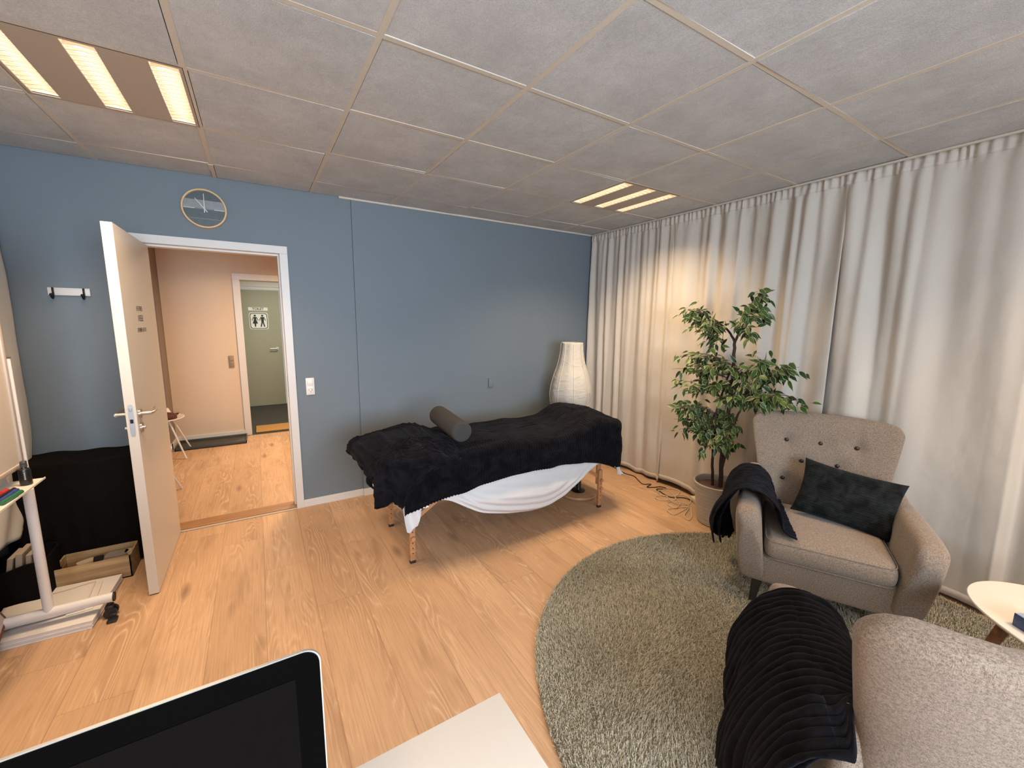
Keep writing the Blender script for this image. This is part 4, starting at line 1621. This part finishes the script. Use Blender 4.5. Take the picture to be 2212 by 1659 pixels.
# ---------------------------------------------------------------- ficus
FX, FY = 3.165, -1.900
fic = thing('potted_ficus', 'tall variegated artificial ficus in a ridged cream pot before the curtain', 'plant', (FX, FY, 0))
b = B()
prof = [(0.0001, 0), (.122, 0), (.130, .006)]
for k in range(60):
    q = k / 59
    prof.append((.131 + .044 * q + .0012 * math.sin(k * 2.4) + .0008 * math.sin(k * 5.1), .008 + .305 * q))
prof += [(.180, .318), (.181, .328), (.177, .333), (.168, .331), (.160, .318), (.158, .27), (0.0001, .27)]
b.lathe(prof, n=72); obj('pot', b, 'pot_glaze', fic)
b = B()
R = []
for r in (.157, .12, .08, .04, .001):
    R.append([(r * math.cos(q), r * math.sin(q), .288 + rng.normal(0, .0025) + (.006 if r < .1 else 0)) for q in np.linspace(0, 2 * PI, 48, endpoint=False)])
b.loft(R); obj('soil', b, 'soil', fic)


def W(y, z, x=3.165):
    return (x - FX, y - FY, z)


stems = {
    'main': [(3.17, -1.918, .27), (3.17, -1.905, .55), (3.165, -1.925, .85), (3.17, -1.935, 1.15), (3.165, -1.930, 1.355), (3.17, -1.925, 1.42)],
    'second': [(3.15, -1.862, .27), (3.145, -1.845, .55), (3.14, -1.845, .85), (3.15, -1.88, 1.05), (3.16, -1.93, 1.25)],
    'third': [(3.17, -1.915, .45), (3.12, -2.00, .80), (3.09, -2.08, 1.0), (3.08, -2.15, 1.15)],
    'forkR': [(3.17, -1.925, 1.42), (3.17, -1.97, 1.53), (3.16, -2.03, 1.64), (3.15, -2.085, 1.735), (3.15, -2.11, 1.79)],
    'forkL': [(3.17, -1.925, 1.42), (3.16, -1.88, 1.49), (3.14, -1.80, 1.56), (3.13, -1.69, 1.62), (3.11, -1.56, 1.655)],
}
for nm, pp, r0, r1, lab in (('trunk', stems['main'], .0165, .010, None), ('trunk', stems['second'], .011, .006, None), ('trunk', stems['third'], .010, .005, None), ('branch', stems['forkR'], .0095, .004, None), ('branch', stems['forkL'], .0090, .004, None)):
    q = catmull([(x - FX, y - FY, z) for x, y, z in pp], 26)
    q[1:-1] += rng.normal(0, .0016, q[1:-1].shape)
    b = B(); b.tube(q, list(np.linspace(r0, r1, 26)), 10); obj(nm, b, 'bark', fic)

# clusters of foliage: (y, z, sy, sz, n, attach point) on planes close to x = 3.15
clusters = [
    (-2.085, 1.73, .055, .055, 20, (-2.085, 1.735)), (-2.03, 1.62, .075, .050, 20, (-2.03, 1.64)), (-2.10, 1.58, .060, .060, 22, (-2.03, 1.64)), (-2.11, 1.49, .05, .06, 16, (-1.97, 1.53)),
    (-1.97, 1.54, .04, .03, 6, (-1.96, 1.52)),
    (-1.54, 1.645, .085, .040, 18, (-1.56, 1.655)), (-1.62, 1.58, .085, .055, 26, (-1.69, 1.62)), (-1.70, 1.50, .080, .060, 30, (-1.80, 1.56)), (-1.73, 1.40, .075, .060, 24, (-1.84, 1.52)), (-1.84, 1.52, .05, .045, 12, (-1.85, 1.50)),
    (-1.60, 1.27, .090, .060, 28, (-1.93, 1.25)), (-1.53, 1.18, .060, .050, 16, (-1.90, 1.15)), (-1.72, 1.22, .095, .060, 30, (-1.93, 1.22)), (-1.86, 1.22, .07, .04, 16, (-1.93, 1.25)),
    (-2.02, 1.20, .10, .055, 30, (-1.935, 1.15)), (-2.17, 1.30, .10, .075, 34, (-2.15, 1.15)), (-2.28, 1.27, .09, .075, 30, (-2.15, 1.15)), (-2.14, 1.15, .10, .06, 30, (-2.08, 1.0)),
    (-1.66, 1.05, .09, .065, 26, (-1.86, 1.00)), (-1.78, 1.08, .09, .06, 22, (-1.93, 1.05)), (-1.96, 1.06, .09, .07, 28, (-1.93, 1.0)),
    (-2.10, 1.03, .10, .055, 34, (-2.05, .92)), (-2.26, 1.05, .10, .050, 34, (-2.10, 1.0)), (-2.37, 1.02, .07, .060, 24, (-2.15, 1.05)),
    (-1.58, .87, .085, .065, 28, (-1.85, .80)), (-1.70, .86, .09, .065, 30, (-1.85, .85)), (-1.60, .74, .08, .06, 22, (-1.85, .75)), (-1.75, .73, .085, .06, 26, (-1.87, .72)),
    (-1.88, .82, .09, .075, 30, (-1.92, .80)), (-1.98, .83, .08, .07, 24, (-1.95, .75)), (-1.90, .64, .06, .06, 20, (-1.88, .62)), (-1.99, .70, .05, .06, 16, (-1.93, .65)), (-1.82, .60, .035, .05, 10, (-1.85, .60)),
]
LV, LF, LU = [], [], []
TW = B()


def add_leaf(p, d, up, L, Wd, seed):
    """pointed oval leaf: root p, direction d, face normal roughly up"""
    d = d / np.linalg.norm(d)
    side = np.cross(d, up)
    side /= np.linalg.norm(side) + 1e-9
    nn = np.cross(side, d)
    o = len(LV)
    ns, na = 7, 5
    for i in range(ns):
        q = i / (ns - 1)
        w = Wd * (math.sin(PI * q ** .78) ** .85) * (1 - .25 * q) if 0 < q < 1 else 0.0004
        if q > .8:
            w *= .72
        cur = -.22 * L * q * q
        for j in range(na):
            s = (j / (na - 1)) * 2 - 1
            fold = .22 * abs(s) * w
            p3 = p + d * (L * q) + side * (s * w) + nn * (cur + fold)
            LV.append(p3)
            LU.append((seed + .02 + .96 * (j / (na - 1)), q))
    for i in range(ns - 1):
        for j in range(na - 1):
            LF.append((o + i * na + j, o + (i + 1) * na + j, o + (i + 1) * na + j + 1, o + i * na + j + 1))


for (cy, cz, sy, sz, n, att) in clusters:
    n = int(n * 1.75)
    nt = max(4, n // 7)
    root = np.array([3.155, att[0], att[1]])
    cen = np.array([3.12 + rng.uniform(-.05, .05), cy, cz])
    for k in range(nt):
        tip = cen + np.array([rng.uniform(-.11, .09), rng.uniform(-1, 1) * sy, rng.uniform(-1, 1) * sz])
        mid = (root * .45 + tip * .55) + np.array([0, 0, .03])
        c = catmull([root, mid, tip], 10)
        TW.tube(c - np.array([FX, FY, 0]), list(np.linspace(.0028, .0011, 10)), 5)
        m = int(round(n / nt))
        for q in range(m):
            tpar = rng.uniform(.45, 1.0)
            idx = tpar * 9
            i0 = min(int(idx), 8)
            p = c[i0] + (c[i0 + 1] - c[i0]) * (idx - i0)
            p = p + np.array([rng.normal(0, .020), rng.normal(0, sy * .31), rng.normal(0, sz * .31)])
            out = np.array([rng.normal(-.25, .6), (p[1] + 1.93) * 1.3 + rng.normal(0, .65), rng.normal(-.55, .45)])
            up = np.array([rng.normal(-.6, .35), rng.normal(0, .35), rng.uniform(.4, 1.1)])
            st = p - np.array([FX, FY, 0])
            dn = out / np.linalg.norm(out)
            TW.tube([st, st + dn * .012 + np.array([0, 0, .003])], .0008, 4, cap=False)
            add_leaf(st + dn * .012, dn, up, rng.uniform(.052, .082), rng.uniform(.0135, .0205), int(rng.integers(0, 20)))
b = B(); b.v = [tuple(map(float, p)) for p in LV]; b.f = LF; b.mi = [0] * len(LF); b.uv = LU
obj('foliage', b, 'leaf', fic, angle=60)
obj('twigs', TW, 'twig', fic)

# ---------------------------------------------------------------- side table and tissue box
TX, TY, TZ = 2.645, -3.705, .468
t = thing('side_table', 'rounded white side table with brown wooden legs at the right picture edge', 'side table', (TX, TY, 0))
outl = []
for q in np.linspace(0, 2 * PI, 120, endpoint=False):
    r = .355 + .028 * math.cos(3 * (q - math.radians(80)))
    outl.append((r * math.cos(q), r * math.sin(q)))
b = B()
rings = []
for e, z in ((.020, TZ - .018), (.004, TZ - .012), (0, TZ - .004), (.002, TZ)):
    rings.append([(x * (1 - e / .36), y * (1 - e / .36), z) for x, y in outl])
b.loft(rings); obj('table_top', b, 'table_white', t)
for a in (math.radians(98), math.radians(218), math.radians(338)):
    b = B(); b.tube([(.245 * math.cos(a), .245 * math.sin(a), TZ - .018), (.355 * math.cos(a), .355 * math.sin(a), 0.026)], [.022, .013], 16); obj('leg', b, 'walnut', t)
t = thing('tissue_box', 'blue patterned tissue box on the rounded white side table', 'tissue box', (2.460, -3.598, TZ + .001), math.radians(-34.8))
b = B(); b.box((-.06, -.11, 0), (.06, .11, .048), 0, bev=.002); b.box((-.058, -.108, .0478), (.058, .108, .0486), 1); obj('carton', b, ['tissue_blue', 'tissue_top'], t)
b = B(); b.box((-.012, -.06, .048), (.012, .06, .0495), 0, bev=.0004)
Q = np.array([[(.008 * math.sin(a * 3 + c * 2) , -.03 + .06 * a, .048 + .035 * c * (1 - (2 * a - 1) ** 2)) for c in np.linspace(0, 1, 8)] for a in np.linspace(0, 1, 12)])
b.grid(Q); obj('tissue', b, 'tissue_paper', t, solid=.0006)

# ---------------------------------------------------------------- cables by the curtain
def zjit(pts, z=.004, n=60):
    c = catmull([(x, y, z) for x, y in pts], n)
    return c


t = thing('black_cable', 'black power cable running along the floor in front of the curtain', 'cable', (3.3, -1.0, 0))
b = B()
c = zjit([(3.36, -.55), (3.355, -.66), (3.33, -.80), (3.35, -.90), (3.30, -1.00), (3.265, -1.09), (3.33, -1.13), (3.24, -1.16), (3.30, -1.20), (3.36, -1.22), (3.37, -1.28), (3.28, -1.24), (3.26, -1.30), (3.24, -1.42), (3.34, -1.50), (3.33, -1.60)], .0045, 150)
b.tube(c - np.array([3.3, -1.0, 0]), .0042, 8); obj('cord', b, 'black_plastic', t)
t = thing('white_cable', 'tangled loops of cream cable on the floor left of the plant pot', 'cable', (3.2, -1.45, 0))
b = B()
loops = [(3.33, -1.27), (3.40, -1.30), (3.42, -1.38), (3.30, -1.43), (3.20, -1.36), (3.26, -1.28), (3.34, -1.33), (3.24, -1.48), (3.10, -1.42), (3.13, -1.35), (3.22, -1.38), (3.16, -1.52), (3.24, -1.60), (3.34, -1.56), (3.38, -1.46), (3.28, -1.44), (3.20, -1.55), (3.08, -1.60), (3.10, -1.50), (3.19, -1.50), (3.22, -1.62),
         (3.05, -1.66), (2.97, -1.66), (3.0, -1.58), (3.12, -1.60), (3.20, -1.64), (3.03, -1.72), (3.00, -1.78), (3.07, -1.76), (3.20, -1.66)]
c = catmull([(x - 3.2, y + 1.45, .004 + .0045 * (i % 3)) for i, (x, y) in enumerate(loops)], 420)
b.tube(c, .0028, 7); obj('cord', b, 'cord_white', t)
t = thing('power_strip', 'cream power strip on the floor beside the plant pot', 'power strip', (3.33, -1.635, 0), math.radians(60))
b = B(); b.box((-.10, -.025, 0), (.10, .025, .038), bev=.005); obj('strip_body', b, 'cord_white', t)
b = B(); b.cyl((-.05, 0, .038), (-.05, 0, .062), .017, 16); obj('plug', b, 'cord_white', t)

# ---------------------------------------------------------------- whiteboard on wheels (left edge)
WX, WY = -0.797, -0.915
t = thing('mobile_whiteboard', 'white wheeled whiteboard stand at the left picture edge', 'whiteboard', (WX, WY, 0))
b = B(); b.tube([(-.39, 0, .105), (.235, 0, .105)], .0215, 20, flat=1.15); ft = obj('foot_tube', b, 'white_metal', t)
b = B(); b.cyl((.235, 0, .105), (.241, 0, .105), .0235, 20); obj('end_cap', b, 'black_plastic', ft)
b = B(); b.tube([(0, 0, .11), (0, 0, .745)], .0195, 20, flat=1.0); obj('lower_post', b, 'white_metal', t)
b = B(); b.tube([(.004, 0, .745), (.004, 0, 1.362)], .0115, 16); up_ = obj('upper_post', b, 'white_metal', t)
b = B(); b.cyl((.004, 0, 1.362), (.004, 0, 1.368), .0125, 16); obj('post_cap', b, 'ink_brown', up_)
for x in (.215, -.335):
    b = B()
    b.cyl((x, 0, .085), (x, 0, .055), .009, 12)
    b.box((x - .016, -.020, .040), (x + .016, .020, .068), bev=.006)
    for s in (-1, 1):
        b.cyl((x + .004, s * .009, .027), (x + .004, s * .024, .027), .027, 24)
    b.box((x - .002, -.075, .004), (x + .038, -.030, .012), bev=.003)
    b.box((x + .004, -.040, .006), (x + .030, -.015, .030), bev=.003)
    obj('castor', b, 'black_plastic', t)
# board with frame, running out of the picture toward the camera
b = B(); b.box((-.014, -1.75, -.02 + .885), (.008, -.045, 1.86), 0); bd = obj('board', b, 'board_face', t, smooth=False)
b = B()
b.box((-.018, -.048, .868), (.014, -.026, 1.88), bev=.003); b.box((-.018, -1.78, .868), (.014, -.026, .888), bev=.003); b.box((-.018, -1.78, 1.86), (.014, -.026, 1.88), bev=.003)
obj('board_frame', b, 'board_frame', bd)
b = B(); b.tube([(0, -1.80, .11), (0, -1.80, .745)], .0195, 16); obj('lower_post', b, 'white_metal', t)
b = B(); b.tube([(0.004, -1.80, .745), (0.004, -1.80, 1.90)], .0115, 16); obj('upper_post', b, 'white_metal', t)
b = B(); b.tube([(-.35, -1.80, .105), (.235, -1.80, .105)], .0215, 20, flat=1.15); obj('foot_tube', b, 'white_metal', t)
for x in (.215, -.335):
    b = B(); b.cyl((x, -1.80, .085), (x, -1.80, .05), .009, 12)
    for s in (-1, 1):
        b.cyl((x, -1.80 + s * .009, .027), (x, -1.80 + s * .024, .027), .027, 24)
    obj('castor', b, 'black_plastic', t)
b = B(); b.box((-.050, -1.10, .795), (.072, -.028, .799)); b.box((.070, -1.10, .795), (.073, -.028, .803)); b.box((-.052, -1.10, .795), (-.049, -.028, .83))
obj('pen_tray', b, 'table_white', t, smooth=False)

t = thing('spray_bottle', 'small black spray bottle standing on the whiteboard tray', 'bottle', (-0.760, -1.022, .7993))
b = B(); b.lathe([(0.0001, 0), (.0185, 0), (.020, .003), (.020, .066), (.018, .073), (.010, .078), (.009, .083), (0.0001, .083)], n=32); obj('bottle_body', b, 'bottle_black', t)
b = B(); b.lathe([(0.0001, .083), (.0115, .083), (.0115, .095), (0.0001, .095)], n=24); b.box((-.009, -.009, .095), (.009, .009, .110), bev=.002); obj('spray_head', b, 'bottle_cap', t)
b = B()
for k in range(5):
    a = math.radians(-75)
    b.box((.0203 * math.cos(a) - .0025, .0203 * math.sin(a) - .0004, .028 + k * .007), (.0203 * math.cos(a) + .0025, .0203 * math.sin(a) + .0004, .033 + k * .007))
obj('label_print', b, 'label_grey', t, smooth=False)
for k, (m, nm, x, y, an) in enumerate((('pen_red', 'red marker pen lying furthest back on the whiteboard tray', -.800, -1.165, 82), ('pen_black', 'black marker pen on the whiteboard tray beside the red one', -.775, -1.165, 86), ('pen_blue', 'blue marker pen on the whiteboard tray between black and green', -.758, -1.185, 88), ('pen_green', 'green marker pen nearest the front lip of the whiteboard tray', -.740, -1.215, 84))):
    t = thing('marker_pen', nm, 'marker pen', (x, y, .8085), math.radians(an), group='marker pens on the whiteboard tray')
    b = B(); b.cyl((-.065, 0, 0), (.022, 0, 0), .0085, 16, 0); obj('barrel', b, m if k != 3 else 'pen_green', t)
    b = B(); b.cyl((.022, 0, 0), (.062, 0, 0), .0090, 16, 0); obj('cap', b, m, t)

# ---------------------------------------------------------------- corner behind the door: draped black table, crate, pads, bag
cx0, cx1, cy0, cy1, ct = -1.13, -0.475, -0.30, -0.015, .695
t = thing('draped_table', 'black cloth draped low table against the blue wall behind the door', 'draped table', (-.80, -.16, 0))
pts = [(cx1 - .003, cy1)] + [(cx1, y) for y in np.linspace(-.02, cy0 + .03, 6)] + arcpts(cx1 - .03, cy0 + .03, .03, 0, -PI / 2, 6) + [(x, cy0) for x in np.linspace(cx1 - .04, cx0 + .04, 14)] + [(cx0, cy0 + .01), (cx0, cy1)]
path, S3 = resample(pts, .006)
nn_ = -path_normals(path)
cc = np.array([-.80, -.15])
for i in range(len(path)):
    if np.dot(path[i] - cc, nn_[i]) < 0:
        nn_[i] = -nn_[i]
spn = np.stack([np.clip(path[:, 0], cx0, cx1), np.full(len(path), cy1)], 1)
P = fan_drape(path, nn_, spn, lambda x, y: ct + .004 * math.sin(x * 11) + .004 * math.sin(x * 31 + y * 12), np.full(len(path), .012), nA=16, nB=40, rad=.012,
              bulge=lambda i, q: .010 * q + q * .010 * math.sin(S3[i] * 38) + q * .006 * math.sin(S3[i] * 71 + 1))
b = B(); b.grid(P - np.array([-.80, -.16, 0])); obj('black_cloth', b, 'black_cloth', t, angle=90, solid=.002)
b = B(); b.box((cx0 + .02 + .80, cy0 + .02 + .16, .66), (cx1 - .02 + .80, cy1 - .01 + .16, .685)); b.box((cx0 + .03 + .8, cy0 + .03 + .16, 0), (cx0 + .06 + .8, cy0 + .06 + .16, .66)); b.box((cx1 - .06 + .8, cy0 + .03 + .16, 0), (cx1 - .03 + .8, cy0 + .06 + .16, .66))
obj('table_frame', b, 'dark_leg', t, smooth=False)

t = thing('wooden_crate', 'open low wooden crate on the floor in front of the black cloth', 'crate', (-.735, -.425, 0), 0)
w, dpt, h, th = .168, .100, .138, .009
b = B()
b.box((-w, -dpt, 0), (w, -dpt + th, h), bev=.001); b.box((-w, dpt - th, 0), (w, dpt, h), bev=.001)
b.box((-w, -dpt, 0), (w, dpt, .008))
b.box((w - th, -dpt, 0), (w, dpt, h), bev=.001)
# left end with a hand hole
b.box((-w, -dpt, 0), (-w + th, dpt, .085), bev=.001); b.box((-w, -dpt, .108), (-w + th, dpt, h), bev=.001); b.box((-w, -dpt, .08), (-w + th, -.035, .11)); b.box((-w, .035, .08), (-w + th, dpt, .11))
obj('crate_box', b, 'crate_wood', t, smooth=False)
jr = random.Random(3)
for k, (nm, lab, x, y, z, sx, sy, sz, m, a) in enumerate((
        ('folded_card', 'pale folded card lying in the wooden crate', -.055, .01, .080, .045, .030, .010, 'crate_junk_pale', 30),
        ('black_pouch', 'black pouch in the middle of the wooden crate', .000, .015, .078, .026, .030, .016, 'black_plastic', 10),
        ('grey_pouch', 'grey rounded pouch at the right of the wooden crate', .080, .020, .072, .060, .045, .022, 'crate_junk_grey', -8),
        ('small_box', 'small pale box by the right end of the wooden crate', .132, .030, .078, .018, .030, .016, 'crate_junk_pale', 0))):
    tt = thing(nm, lab, nm.replace('_', ' '), (-.735 + x, -.425 + y, .009), math.radians(a))
    b = B()
    q = []
    for f, e in ((0, .9), (.2, 1), (.8, 1), (1, .85)):
        q.append([(px_ * e, py_ * e, f * (z - .009 + sz) * 1.25) for px_, py_ in sellipse(0, 0, sx, sy, 5, 28)])
    b.loft(q)
    obj('body', b, m, tt)

t = thing('paper_pad', 'thick white flipchart pad lying flat on the floor by the whiteboard foot', 'paper pad', (-.80, -.74, 0), math.radians(-3))
b = B()
for k in range(5):
    j = jr.uniform(-.006, .006)
    b.box((-.235 + j, -.235 + j, k * .0085), (.180 + j, .205 - j, k * .0085 + .008), bev=.0015)
obj('sheets', b, 'paper_white', t, smooth=False)
t = thing('paper_sheet', 'loose folded white sheets lying on top of the floor pad', 'paper', (-.87, -.73, .0435), math.radians(5))
b = B()
Q = np.array([[(-.17 + .34 * a, -.15 + .28 * c, .003 + .012 * math.sin(PI * a) * (1 - c) + .004 * math.sin(a * 8)) for c in np.linspace(0, 1, 14)] for a in np.linspace(0, 1, 20)])
b.grid(Q); obj('sheet', b, 'paper_white', t, solid=.004)
b = B(); b.box((.10, -.16, .0), (.20, .12, .004), bev=.001); obj('under_sheet', b, 'paper_white', t)

t = thing('leaning_canvas', 'pale canvas with brown edge leaning at the left picture edge', 'canvas', (-.965, -1.05, .0))
b = B(); b.box((-.010, -.30, 0), (.010, .16, .42), 0, bev=.001)
M_ = Matrix.Rotation(math.radians(0), 4, 'Z')
cv = obj('canvas_face', b, 'canvas', t, smooth=False, loc=(0.02, 0, .055), rot=(math.radians(26), math.radians(-6), 0))
b = B(); b.box((-.012, -.30, -.014), (.012, .16, 0.0), 0, bev=.001); b.box((-.012, .155, -.014), (.012, .163, .42), bev=.001); obj('canvas_edge', b, 'canvas_edge', t, smooth=False, loc=(0.02, 0, .055), rot=(math.radians(26), math.radians(-6), 0))

t = thing('storage_bag', 'open black fabric bag of books on the floor under the left curtain', 'bag', (-1.015, -.52, 0), math.radians(0))
b = B()
rings = []
for f, z in ((.94, 0), (1, .02), (1.0, .16), (1.05, .24), (1.0, .241), (.95, .16), (.93, .02)):
    rings.append([(x * f, y * f, z + .02 * math.sin(x * 20) * (z > .2)) for x, y in sellipse(0, 0, .125, .125, 6, 48)])
b.loft(rings); obj('bag_body', b, 'black_cloth', t, solid=.002)
for k, (dx, dy, an, m, lab, hh) in enumerate(((-.04, -.02, 24, 'book_brown', 'brown paperback standing in the black bag, left of the pale one', .27), (.005, -.02, 16, 'book_paper', 'pale paperback standing in the middle of the black bag', .285), (.045, -.01, 12, 'book_brown', 'brown paperback standing in the black bag, nearest the post', .265))):
    tt = thing('book', lab, 'book', (-1.015 + dx, -.52 + dy, .024), 0, group='books in the black bag')
    b = B(); b.box((-.012, -.065, 0), (.012, .065, hh), 0, bev=.001); obj('cover', b, m, tt, smooth=False, rot=(0, math.radians(an * .4), 0))
    b = B(); b.box((-.009, -.067, .004), (.009, .060, hh + .001), 0); obj('pages', b, 'book_paper', tt, smooth=False, rot=(0, math.radians(an * .4), 0))
t = thing('glass_jar', 'small dark glass jar glinting between the post and the wooden crate', 'jar', (-.955, -.34, 0))
b = B(); b.lathe([(0.0001, 0), (.032, 0), (.034, .01), (.034, .16), (.026, .18), (.020, .20), (0.0001, .20)], n=32); obj('jar_body', b, 'bottle_black', t)
b = B(); b.lathe([(0.0001, .20), (.022, .20), (.022, .222), (0.0001, .222)], n=24); obj('lid', b, 'steel', t)

# ---------------------------------------------------------------- desk and computer
t = thing('desk', 'white desk top with one corner showing at the bottom of the picture', 'desk', (-.36, -3.48, 0))
b = B(); b.box((-.80, -.50, .708), (.942, .505, .730), bev=.0015); obj('desk_top', b, 'desk_white', t)
for x, y in ((-.74, -.45), (.72, -.45), (-.74, .36), (.72, .36)):
    b = B(); b.box((x - .02, y - .02, 0), (x + .02, y + .02, .708), bev=.003); obj('leg', b, 'white_metal', t)
mx0, mx1, mz0, mz1 = -.442, .208, .792, 1.197
t = thing('desktop_computer', 'black screened aluminium desktop computer at the lower left', 'computer', (-.117, -3.22, .731))


def rrect(x0, x1, z0, z1, r, n=10):
    out = []
    for cx, cz, a0 in ((x1 - r, z1 - r, 0), (x0 + r, z1 - r, PI / 2), (x0 + r, z0 + r, PI), (x1 - r, z0 + r, 1.5 * PI)):
        for k in range(n + 1):
            a = a0 + PI / 2 * k / n
            out.append((cx + r * math.cos(a), cz + r * math.sin(a)))
    return out


def slab(pts, y0, y1, x=.117, z=.731, dy=3.22):
    b = B()
    b.loft([[(px_ + x, y0 + dy, pz_ - z) for px_, pz_ in pts], [(px_ + x, y1 + dy, pz_ - z) for px_, pz_ in pts]])
    return b


zb0 = mz0 - .005
b = slab(rrect(mx0, mx1, zb0 - .0, mz1, .018), -3.2215, -3.2185)
R = rrect(mx0, mx1, zb0, mz1, .018)
cxm, czm = (mx0 + mx1) / 2, (zb0 + mz1) / 2
rings = [[(px_ + .117, -3.2185 + 3.22, pz_ - .731) for px_, pz_ in R]]
for f, y in ((.97, -3.214), (.8, -3.204), (.5, -3.196), (.2, -3.193)):
    rings.append([((cxm + (px_ - cxm) * f) + .117, y + 3.22, (czm + (pz_ - czm) * f) - .731) for px_, pz_ in R])
b.loft(rings)
obj('aluminium_body', b, 'silver', t, angle=50)
b = slab(rrect(mx0 + .0014, mx1 - .0014, mz0 + .062, mz1 - .0014, .017), -3.2232, -3.2214)
obj('black_bezel', b, 'glass_black', t, smooth=False)
b = slab(rrect(mx0 + .026, mx1 - .026, mz0 + .088, mz1 - .028, .001), -3.2236, -3.2231)
obj('screen', b, 'screen_black', t, smooth=False)
b = B()
b.box((-.10, -.02, 0), (.10, .17, .006), bev=.002)
b.loft([[(x, y, z) for x, z in ((-.075, .006), (.075, .006), (.075, .30), (-.075, .30))] for y in (.11, .118)])
obj('stand', b, 'silver', t)

# ---------------------------------------------------------------- hallway things
t = thing('boot_tray', 'flat black boot tray on the hallway floor under the wall', 'tray', (-.38, 2.50, 0))
b = B(); b.box((-.355, -.17, 0), (.355, .205, .012), bev=.004)
for a in ((-.355, -.17, .355, -.158), (-.355, .193, .355, .205), (-.355, -.17, -.343, .205), (.343, -.17, .355, .205)):
    b.box((a[0], a[1], 0), (a[2], a[3], .038), bev=.004)
obj('tray_body', b, 'rubber_mat', t)
t = thing('doormat', 'orange brown coir doormat in the toilet doorway', 'doormat', (.36, 3.01, -.003))
b = B(); b.box((-.285, -.19, 0), (.285, .20, .016), bev=.004); obj('coir', b, 'doormat', t)
b = B(); b.box((-.292, -.20, 0), (.292, .21, .004), bev=.001); obj('mat_backing', b, 'black_plastic', t)


def hall_chair(label, loc, rotz):
    t = thing('shell_chair', label, 'chair', loc, rotz, group='white shell chairs in the hallway')
    # seat shell: open front to local +x
    b = B()
    n, m = 48, 24
    P = np.zeros((n, m, 3))
    for i, a in enumerate(np.linspace(0, 2 * PI, n, endpoint=False)):
        back = max(0, -math.cos(a)) ** 1.2
        for j, q in enumerate(np.linspace(0, 1, m)):
            r = .23 * q
            z = .425 + .018 * q ** 3 + (.36 * back + .07 * abs(math.sin(a)) * (math.cos(a) < .3)) * max(0, (q - .72) / .28) ** 1.3
            P[i, j] = (r * math.cos(a) * 1.0, r * math.sin(a) * 1.05, z)
    b.grid(P, closeu=True); obj('seat_shell', b, 'white_plastic', t, angle=80, solid=.008)
    for sx in (-1, 1):
        for sy in (-1, 1):
            b = B(); b.tube([(sx * .10, sy * .09, .42), (sx * .235, sy * .215, 0.006)], [.010, .008], 12); obj('leg', b, 'white_paint', t)
    return t


hc = hall_chair('white shell chair with a brown bag on it beyond the open door', (-.82, 2.17, 0), 0)
hc2 = dup(hc, (-.745, .75, 0), 0)
hc2['label'] = 'white shell chair in the hallway with only one leg tip showing below the door leaf'
t = thing('brown_bag', 'dark red brown leather bag lying on the hallway chair', 'bag', (-.815, 2.14, .434), math.radians(18))
b = B()
rings = []
for f, z in ((.92, 0), (1, .012), (1, .035), (.95, .052), (.7, .060)):
    rings.append([(x * f, y * f, z + .006 * math.sin(x * 30)) for x, y in sellipse(0, 0, .155, .115, 5, 40)])
b.loft(rings); obj('bag_body', b, 'bag_brown', t)
b = B(); b.tube(catmull([(.15, -.04, .03), (.18, 0, .045), (.15, .05, .03)], 14), .006, 8); obj('strap', b, 'bag_brown', t)
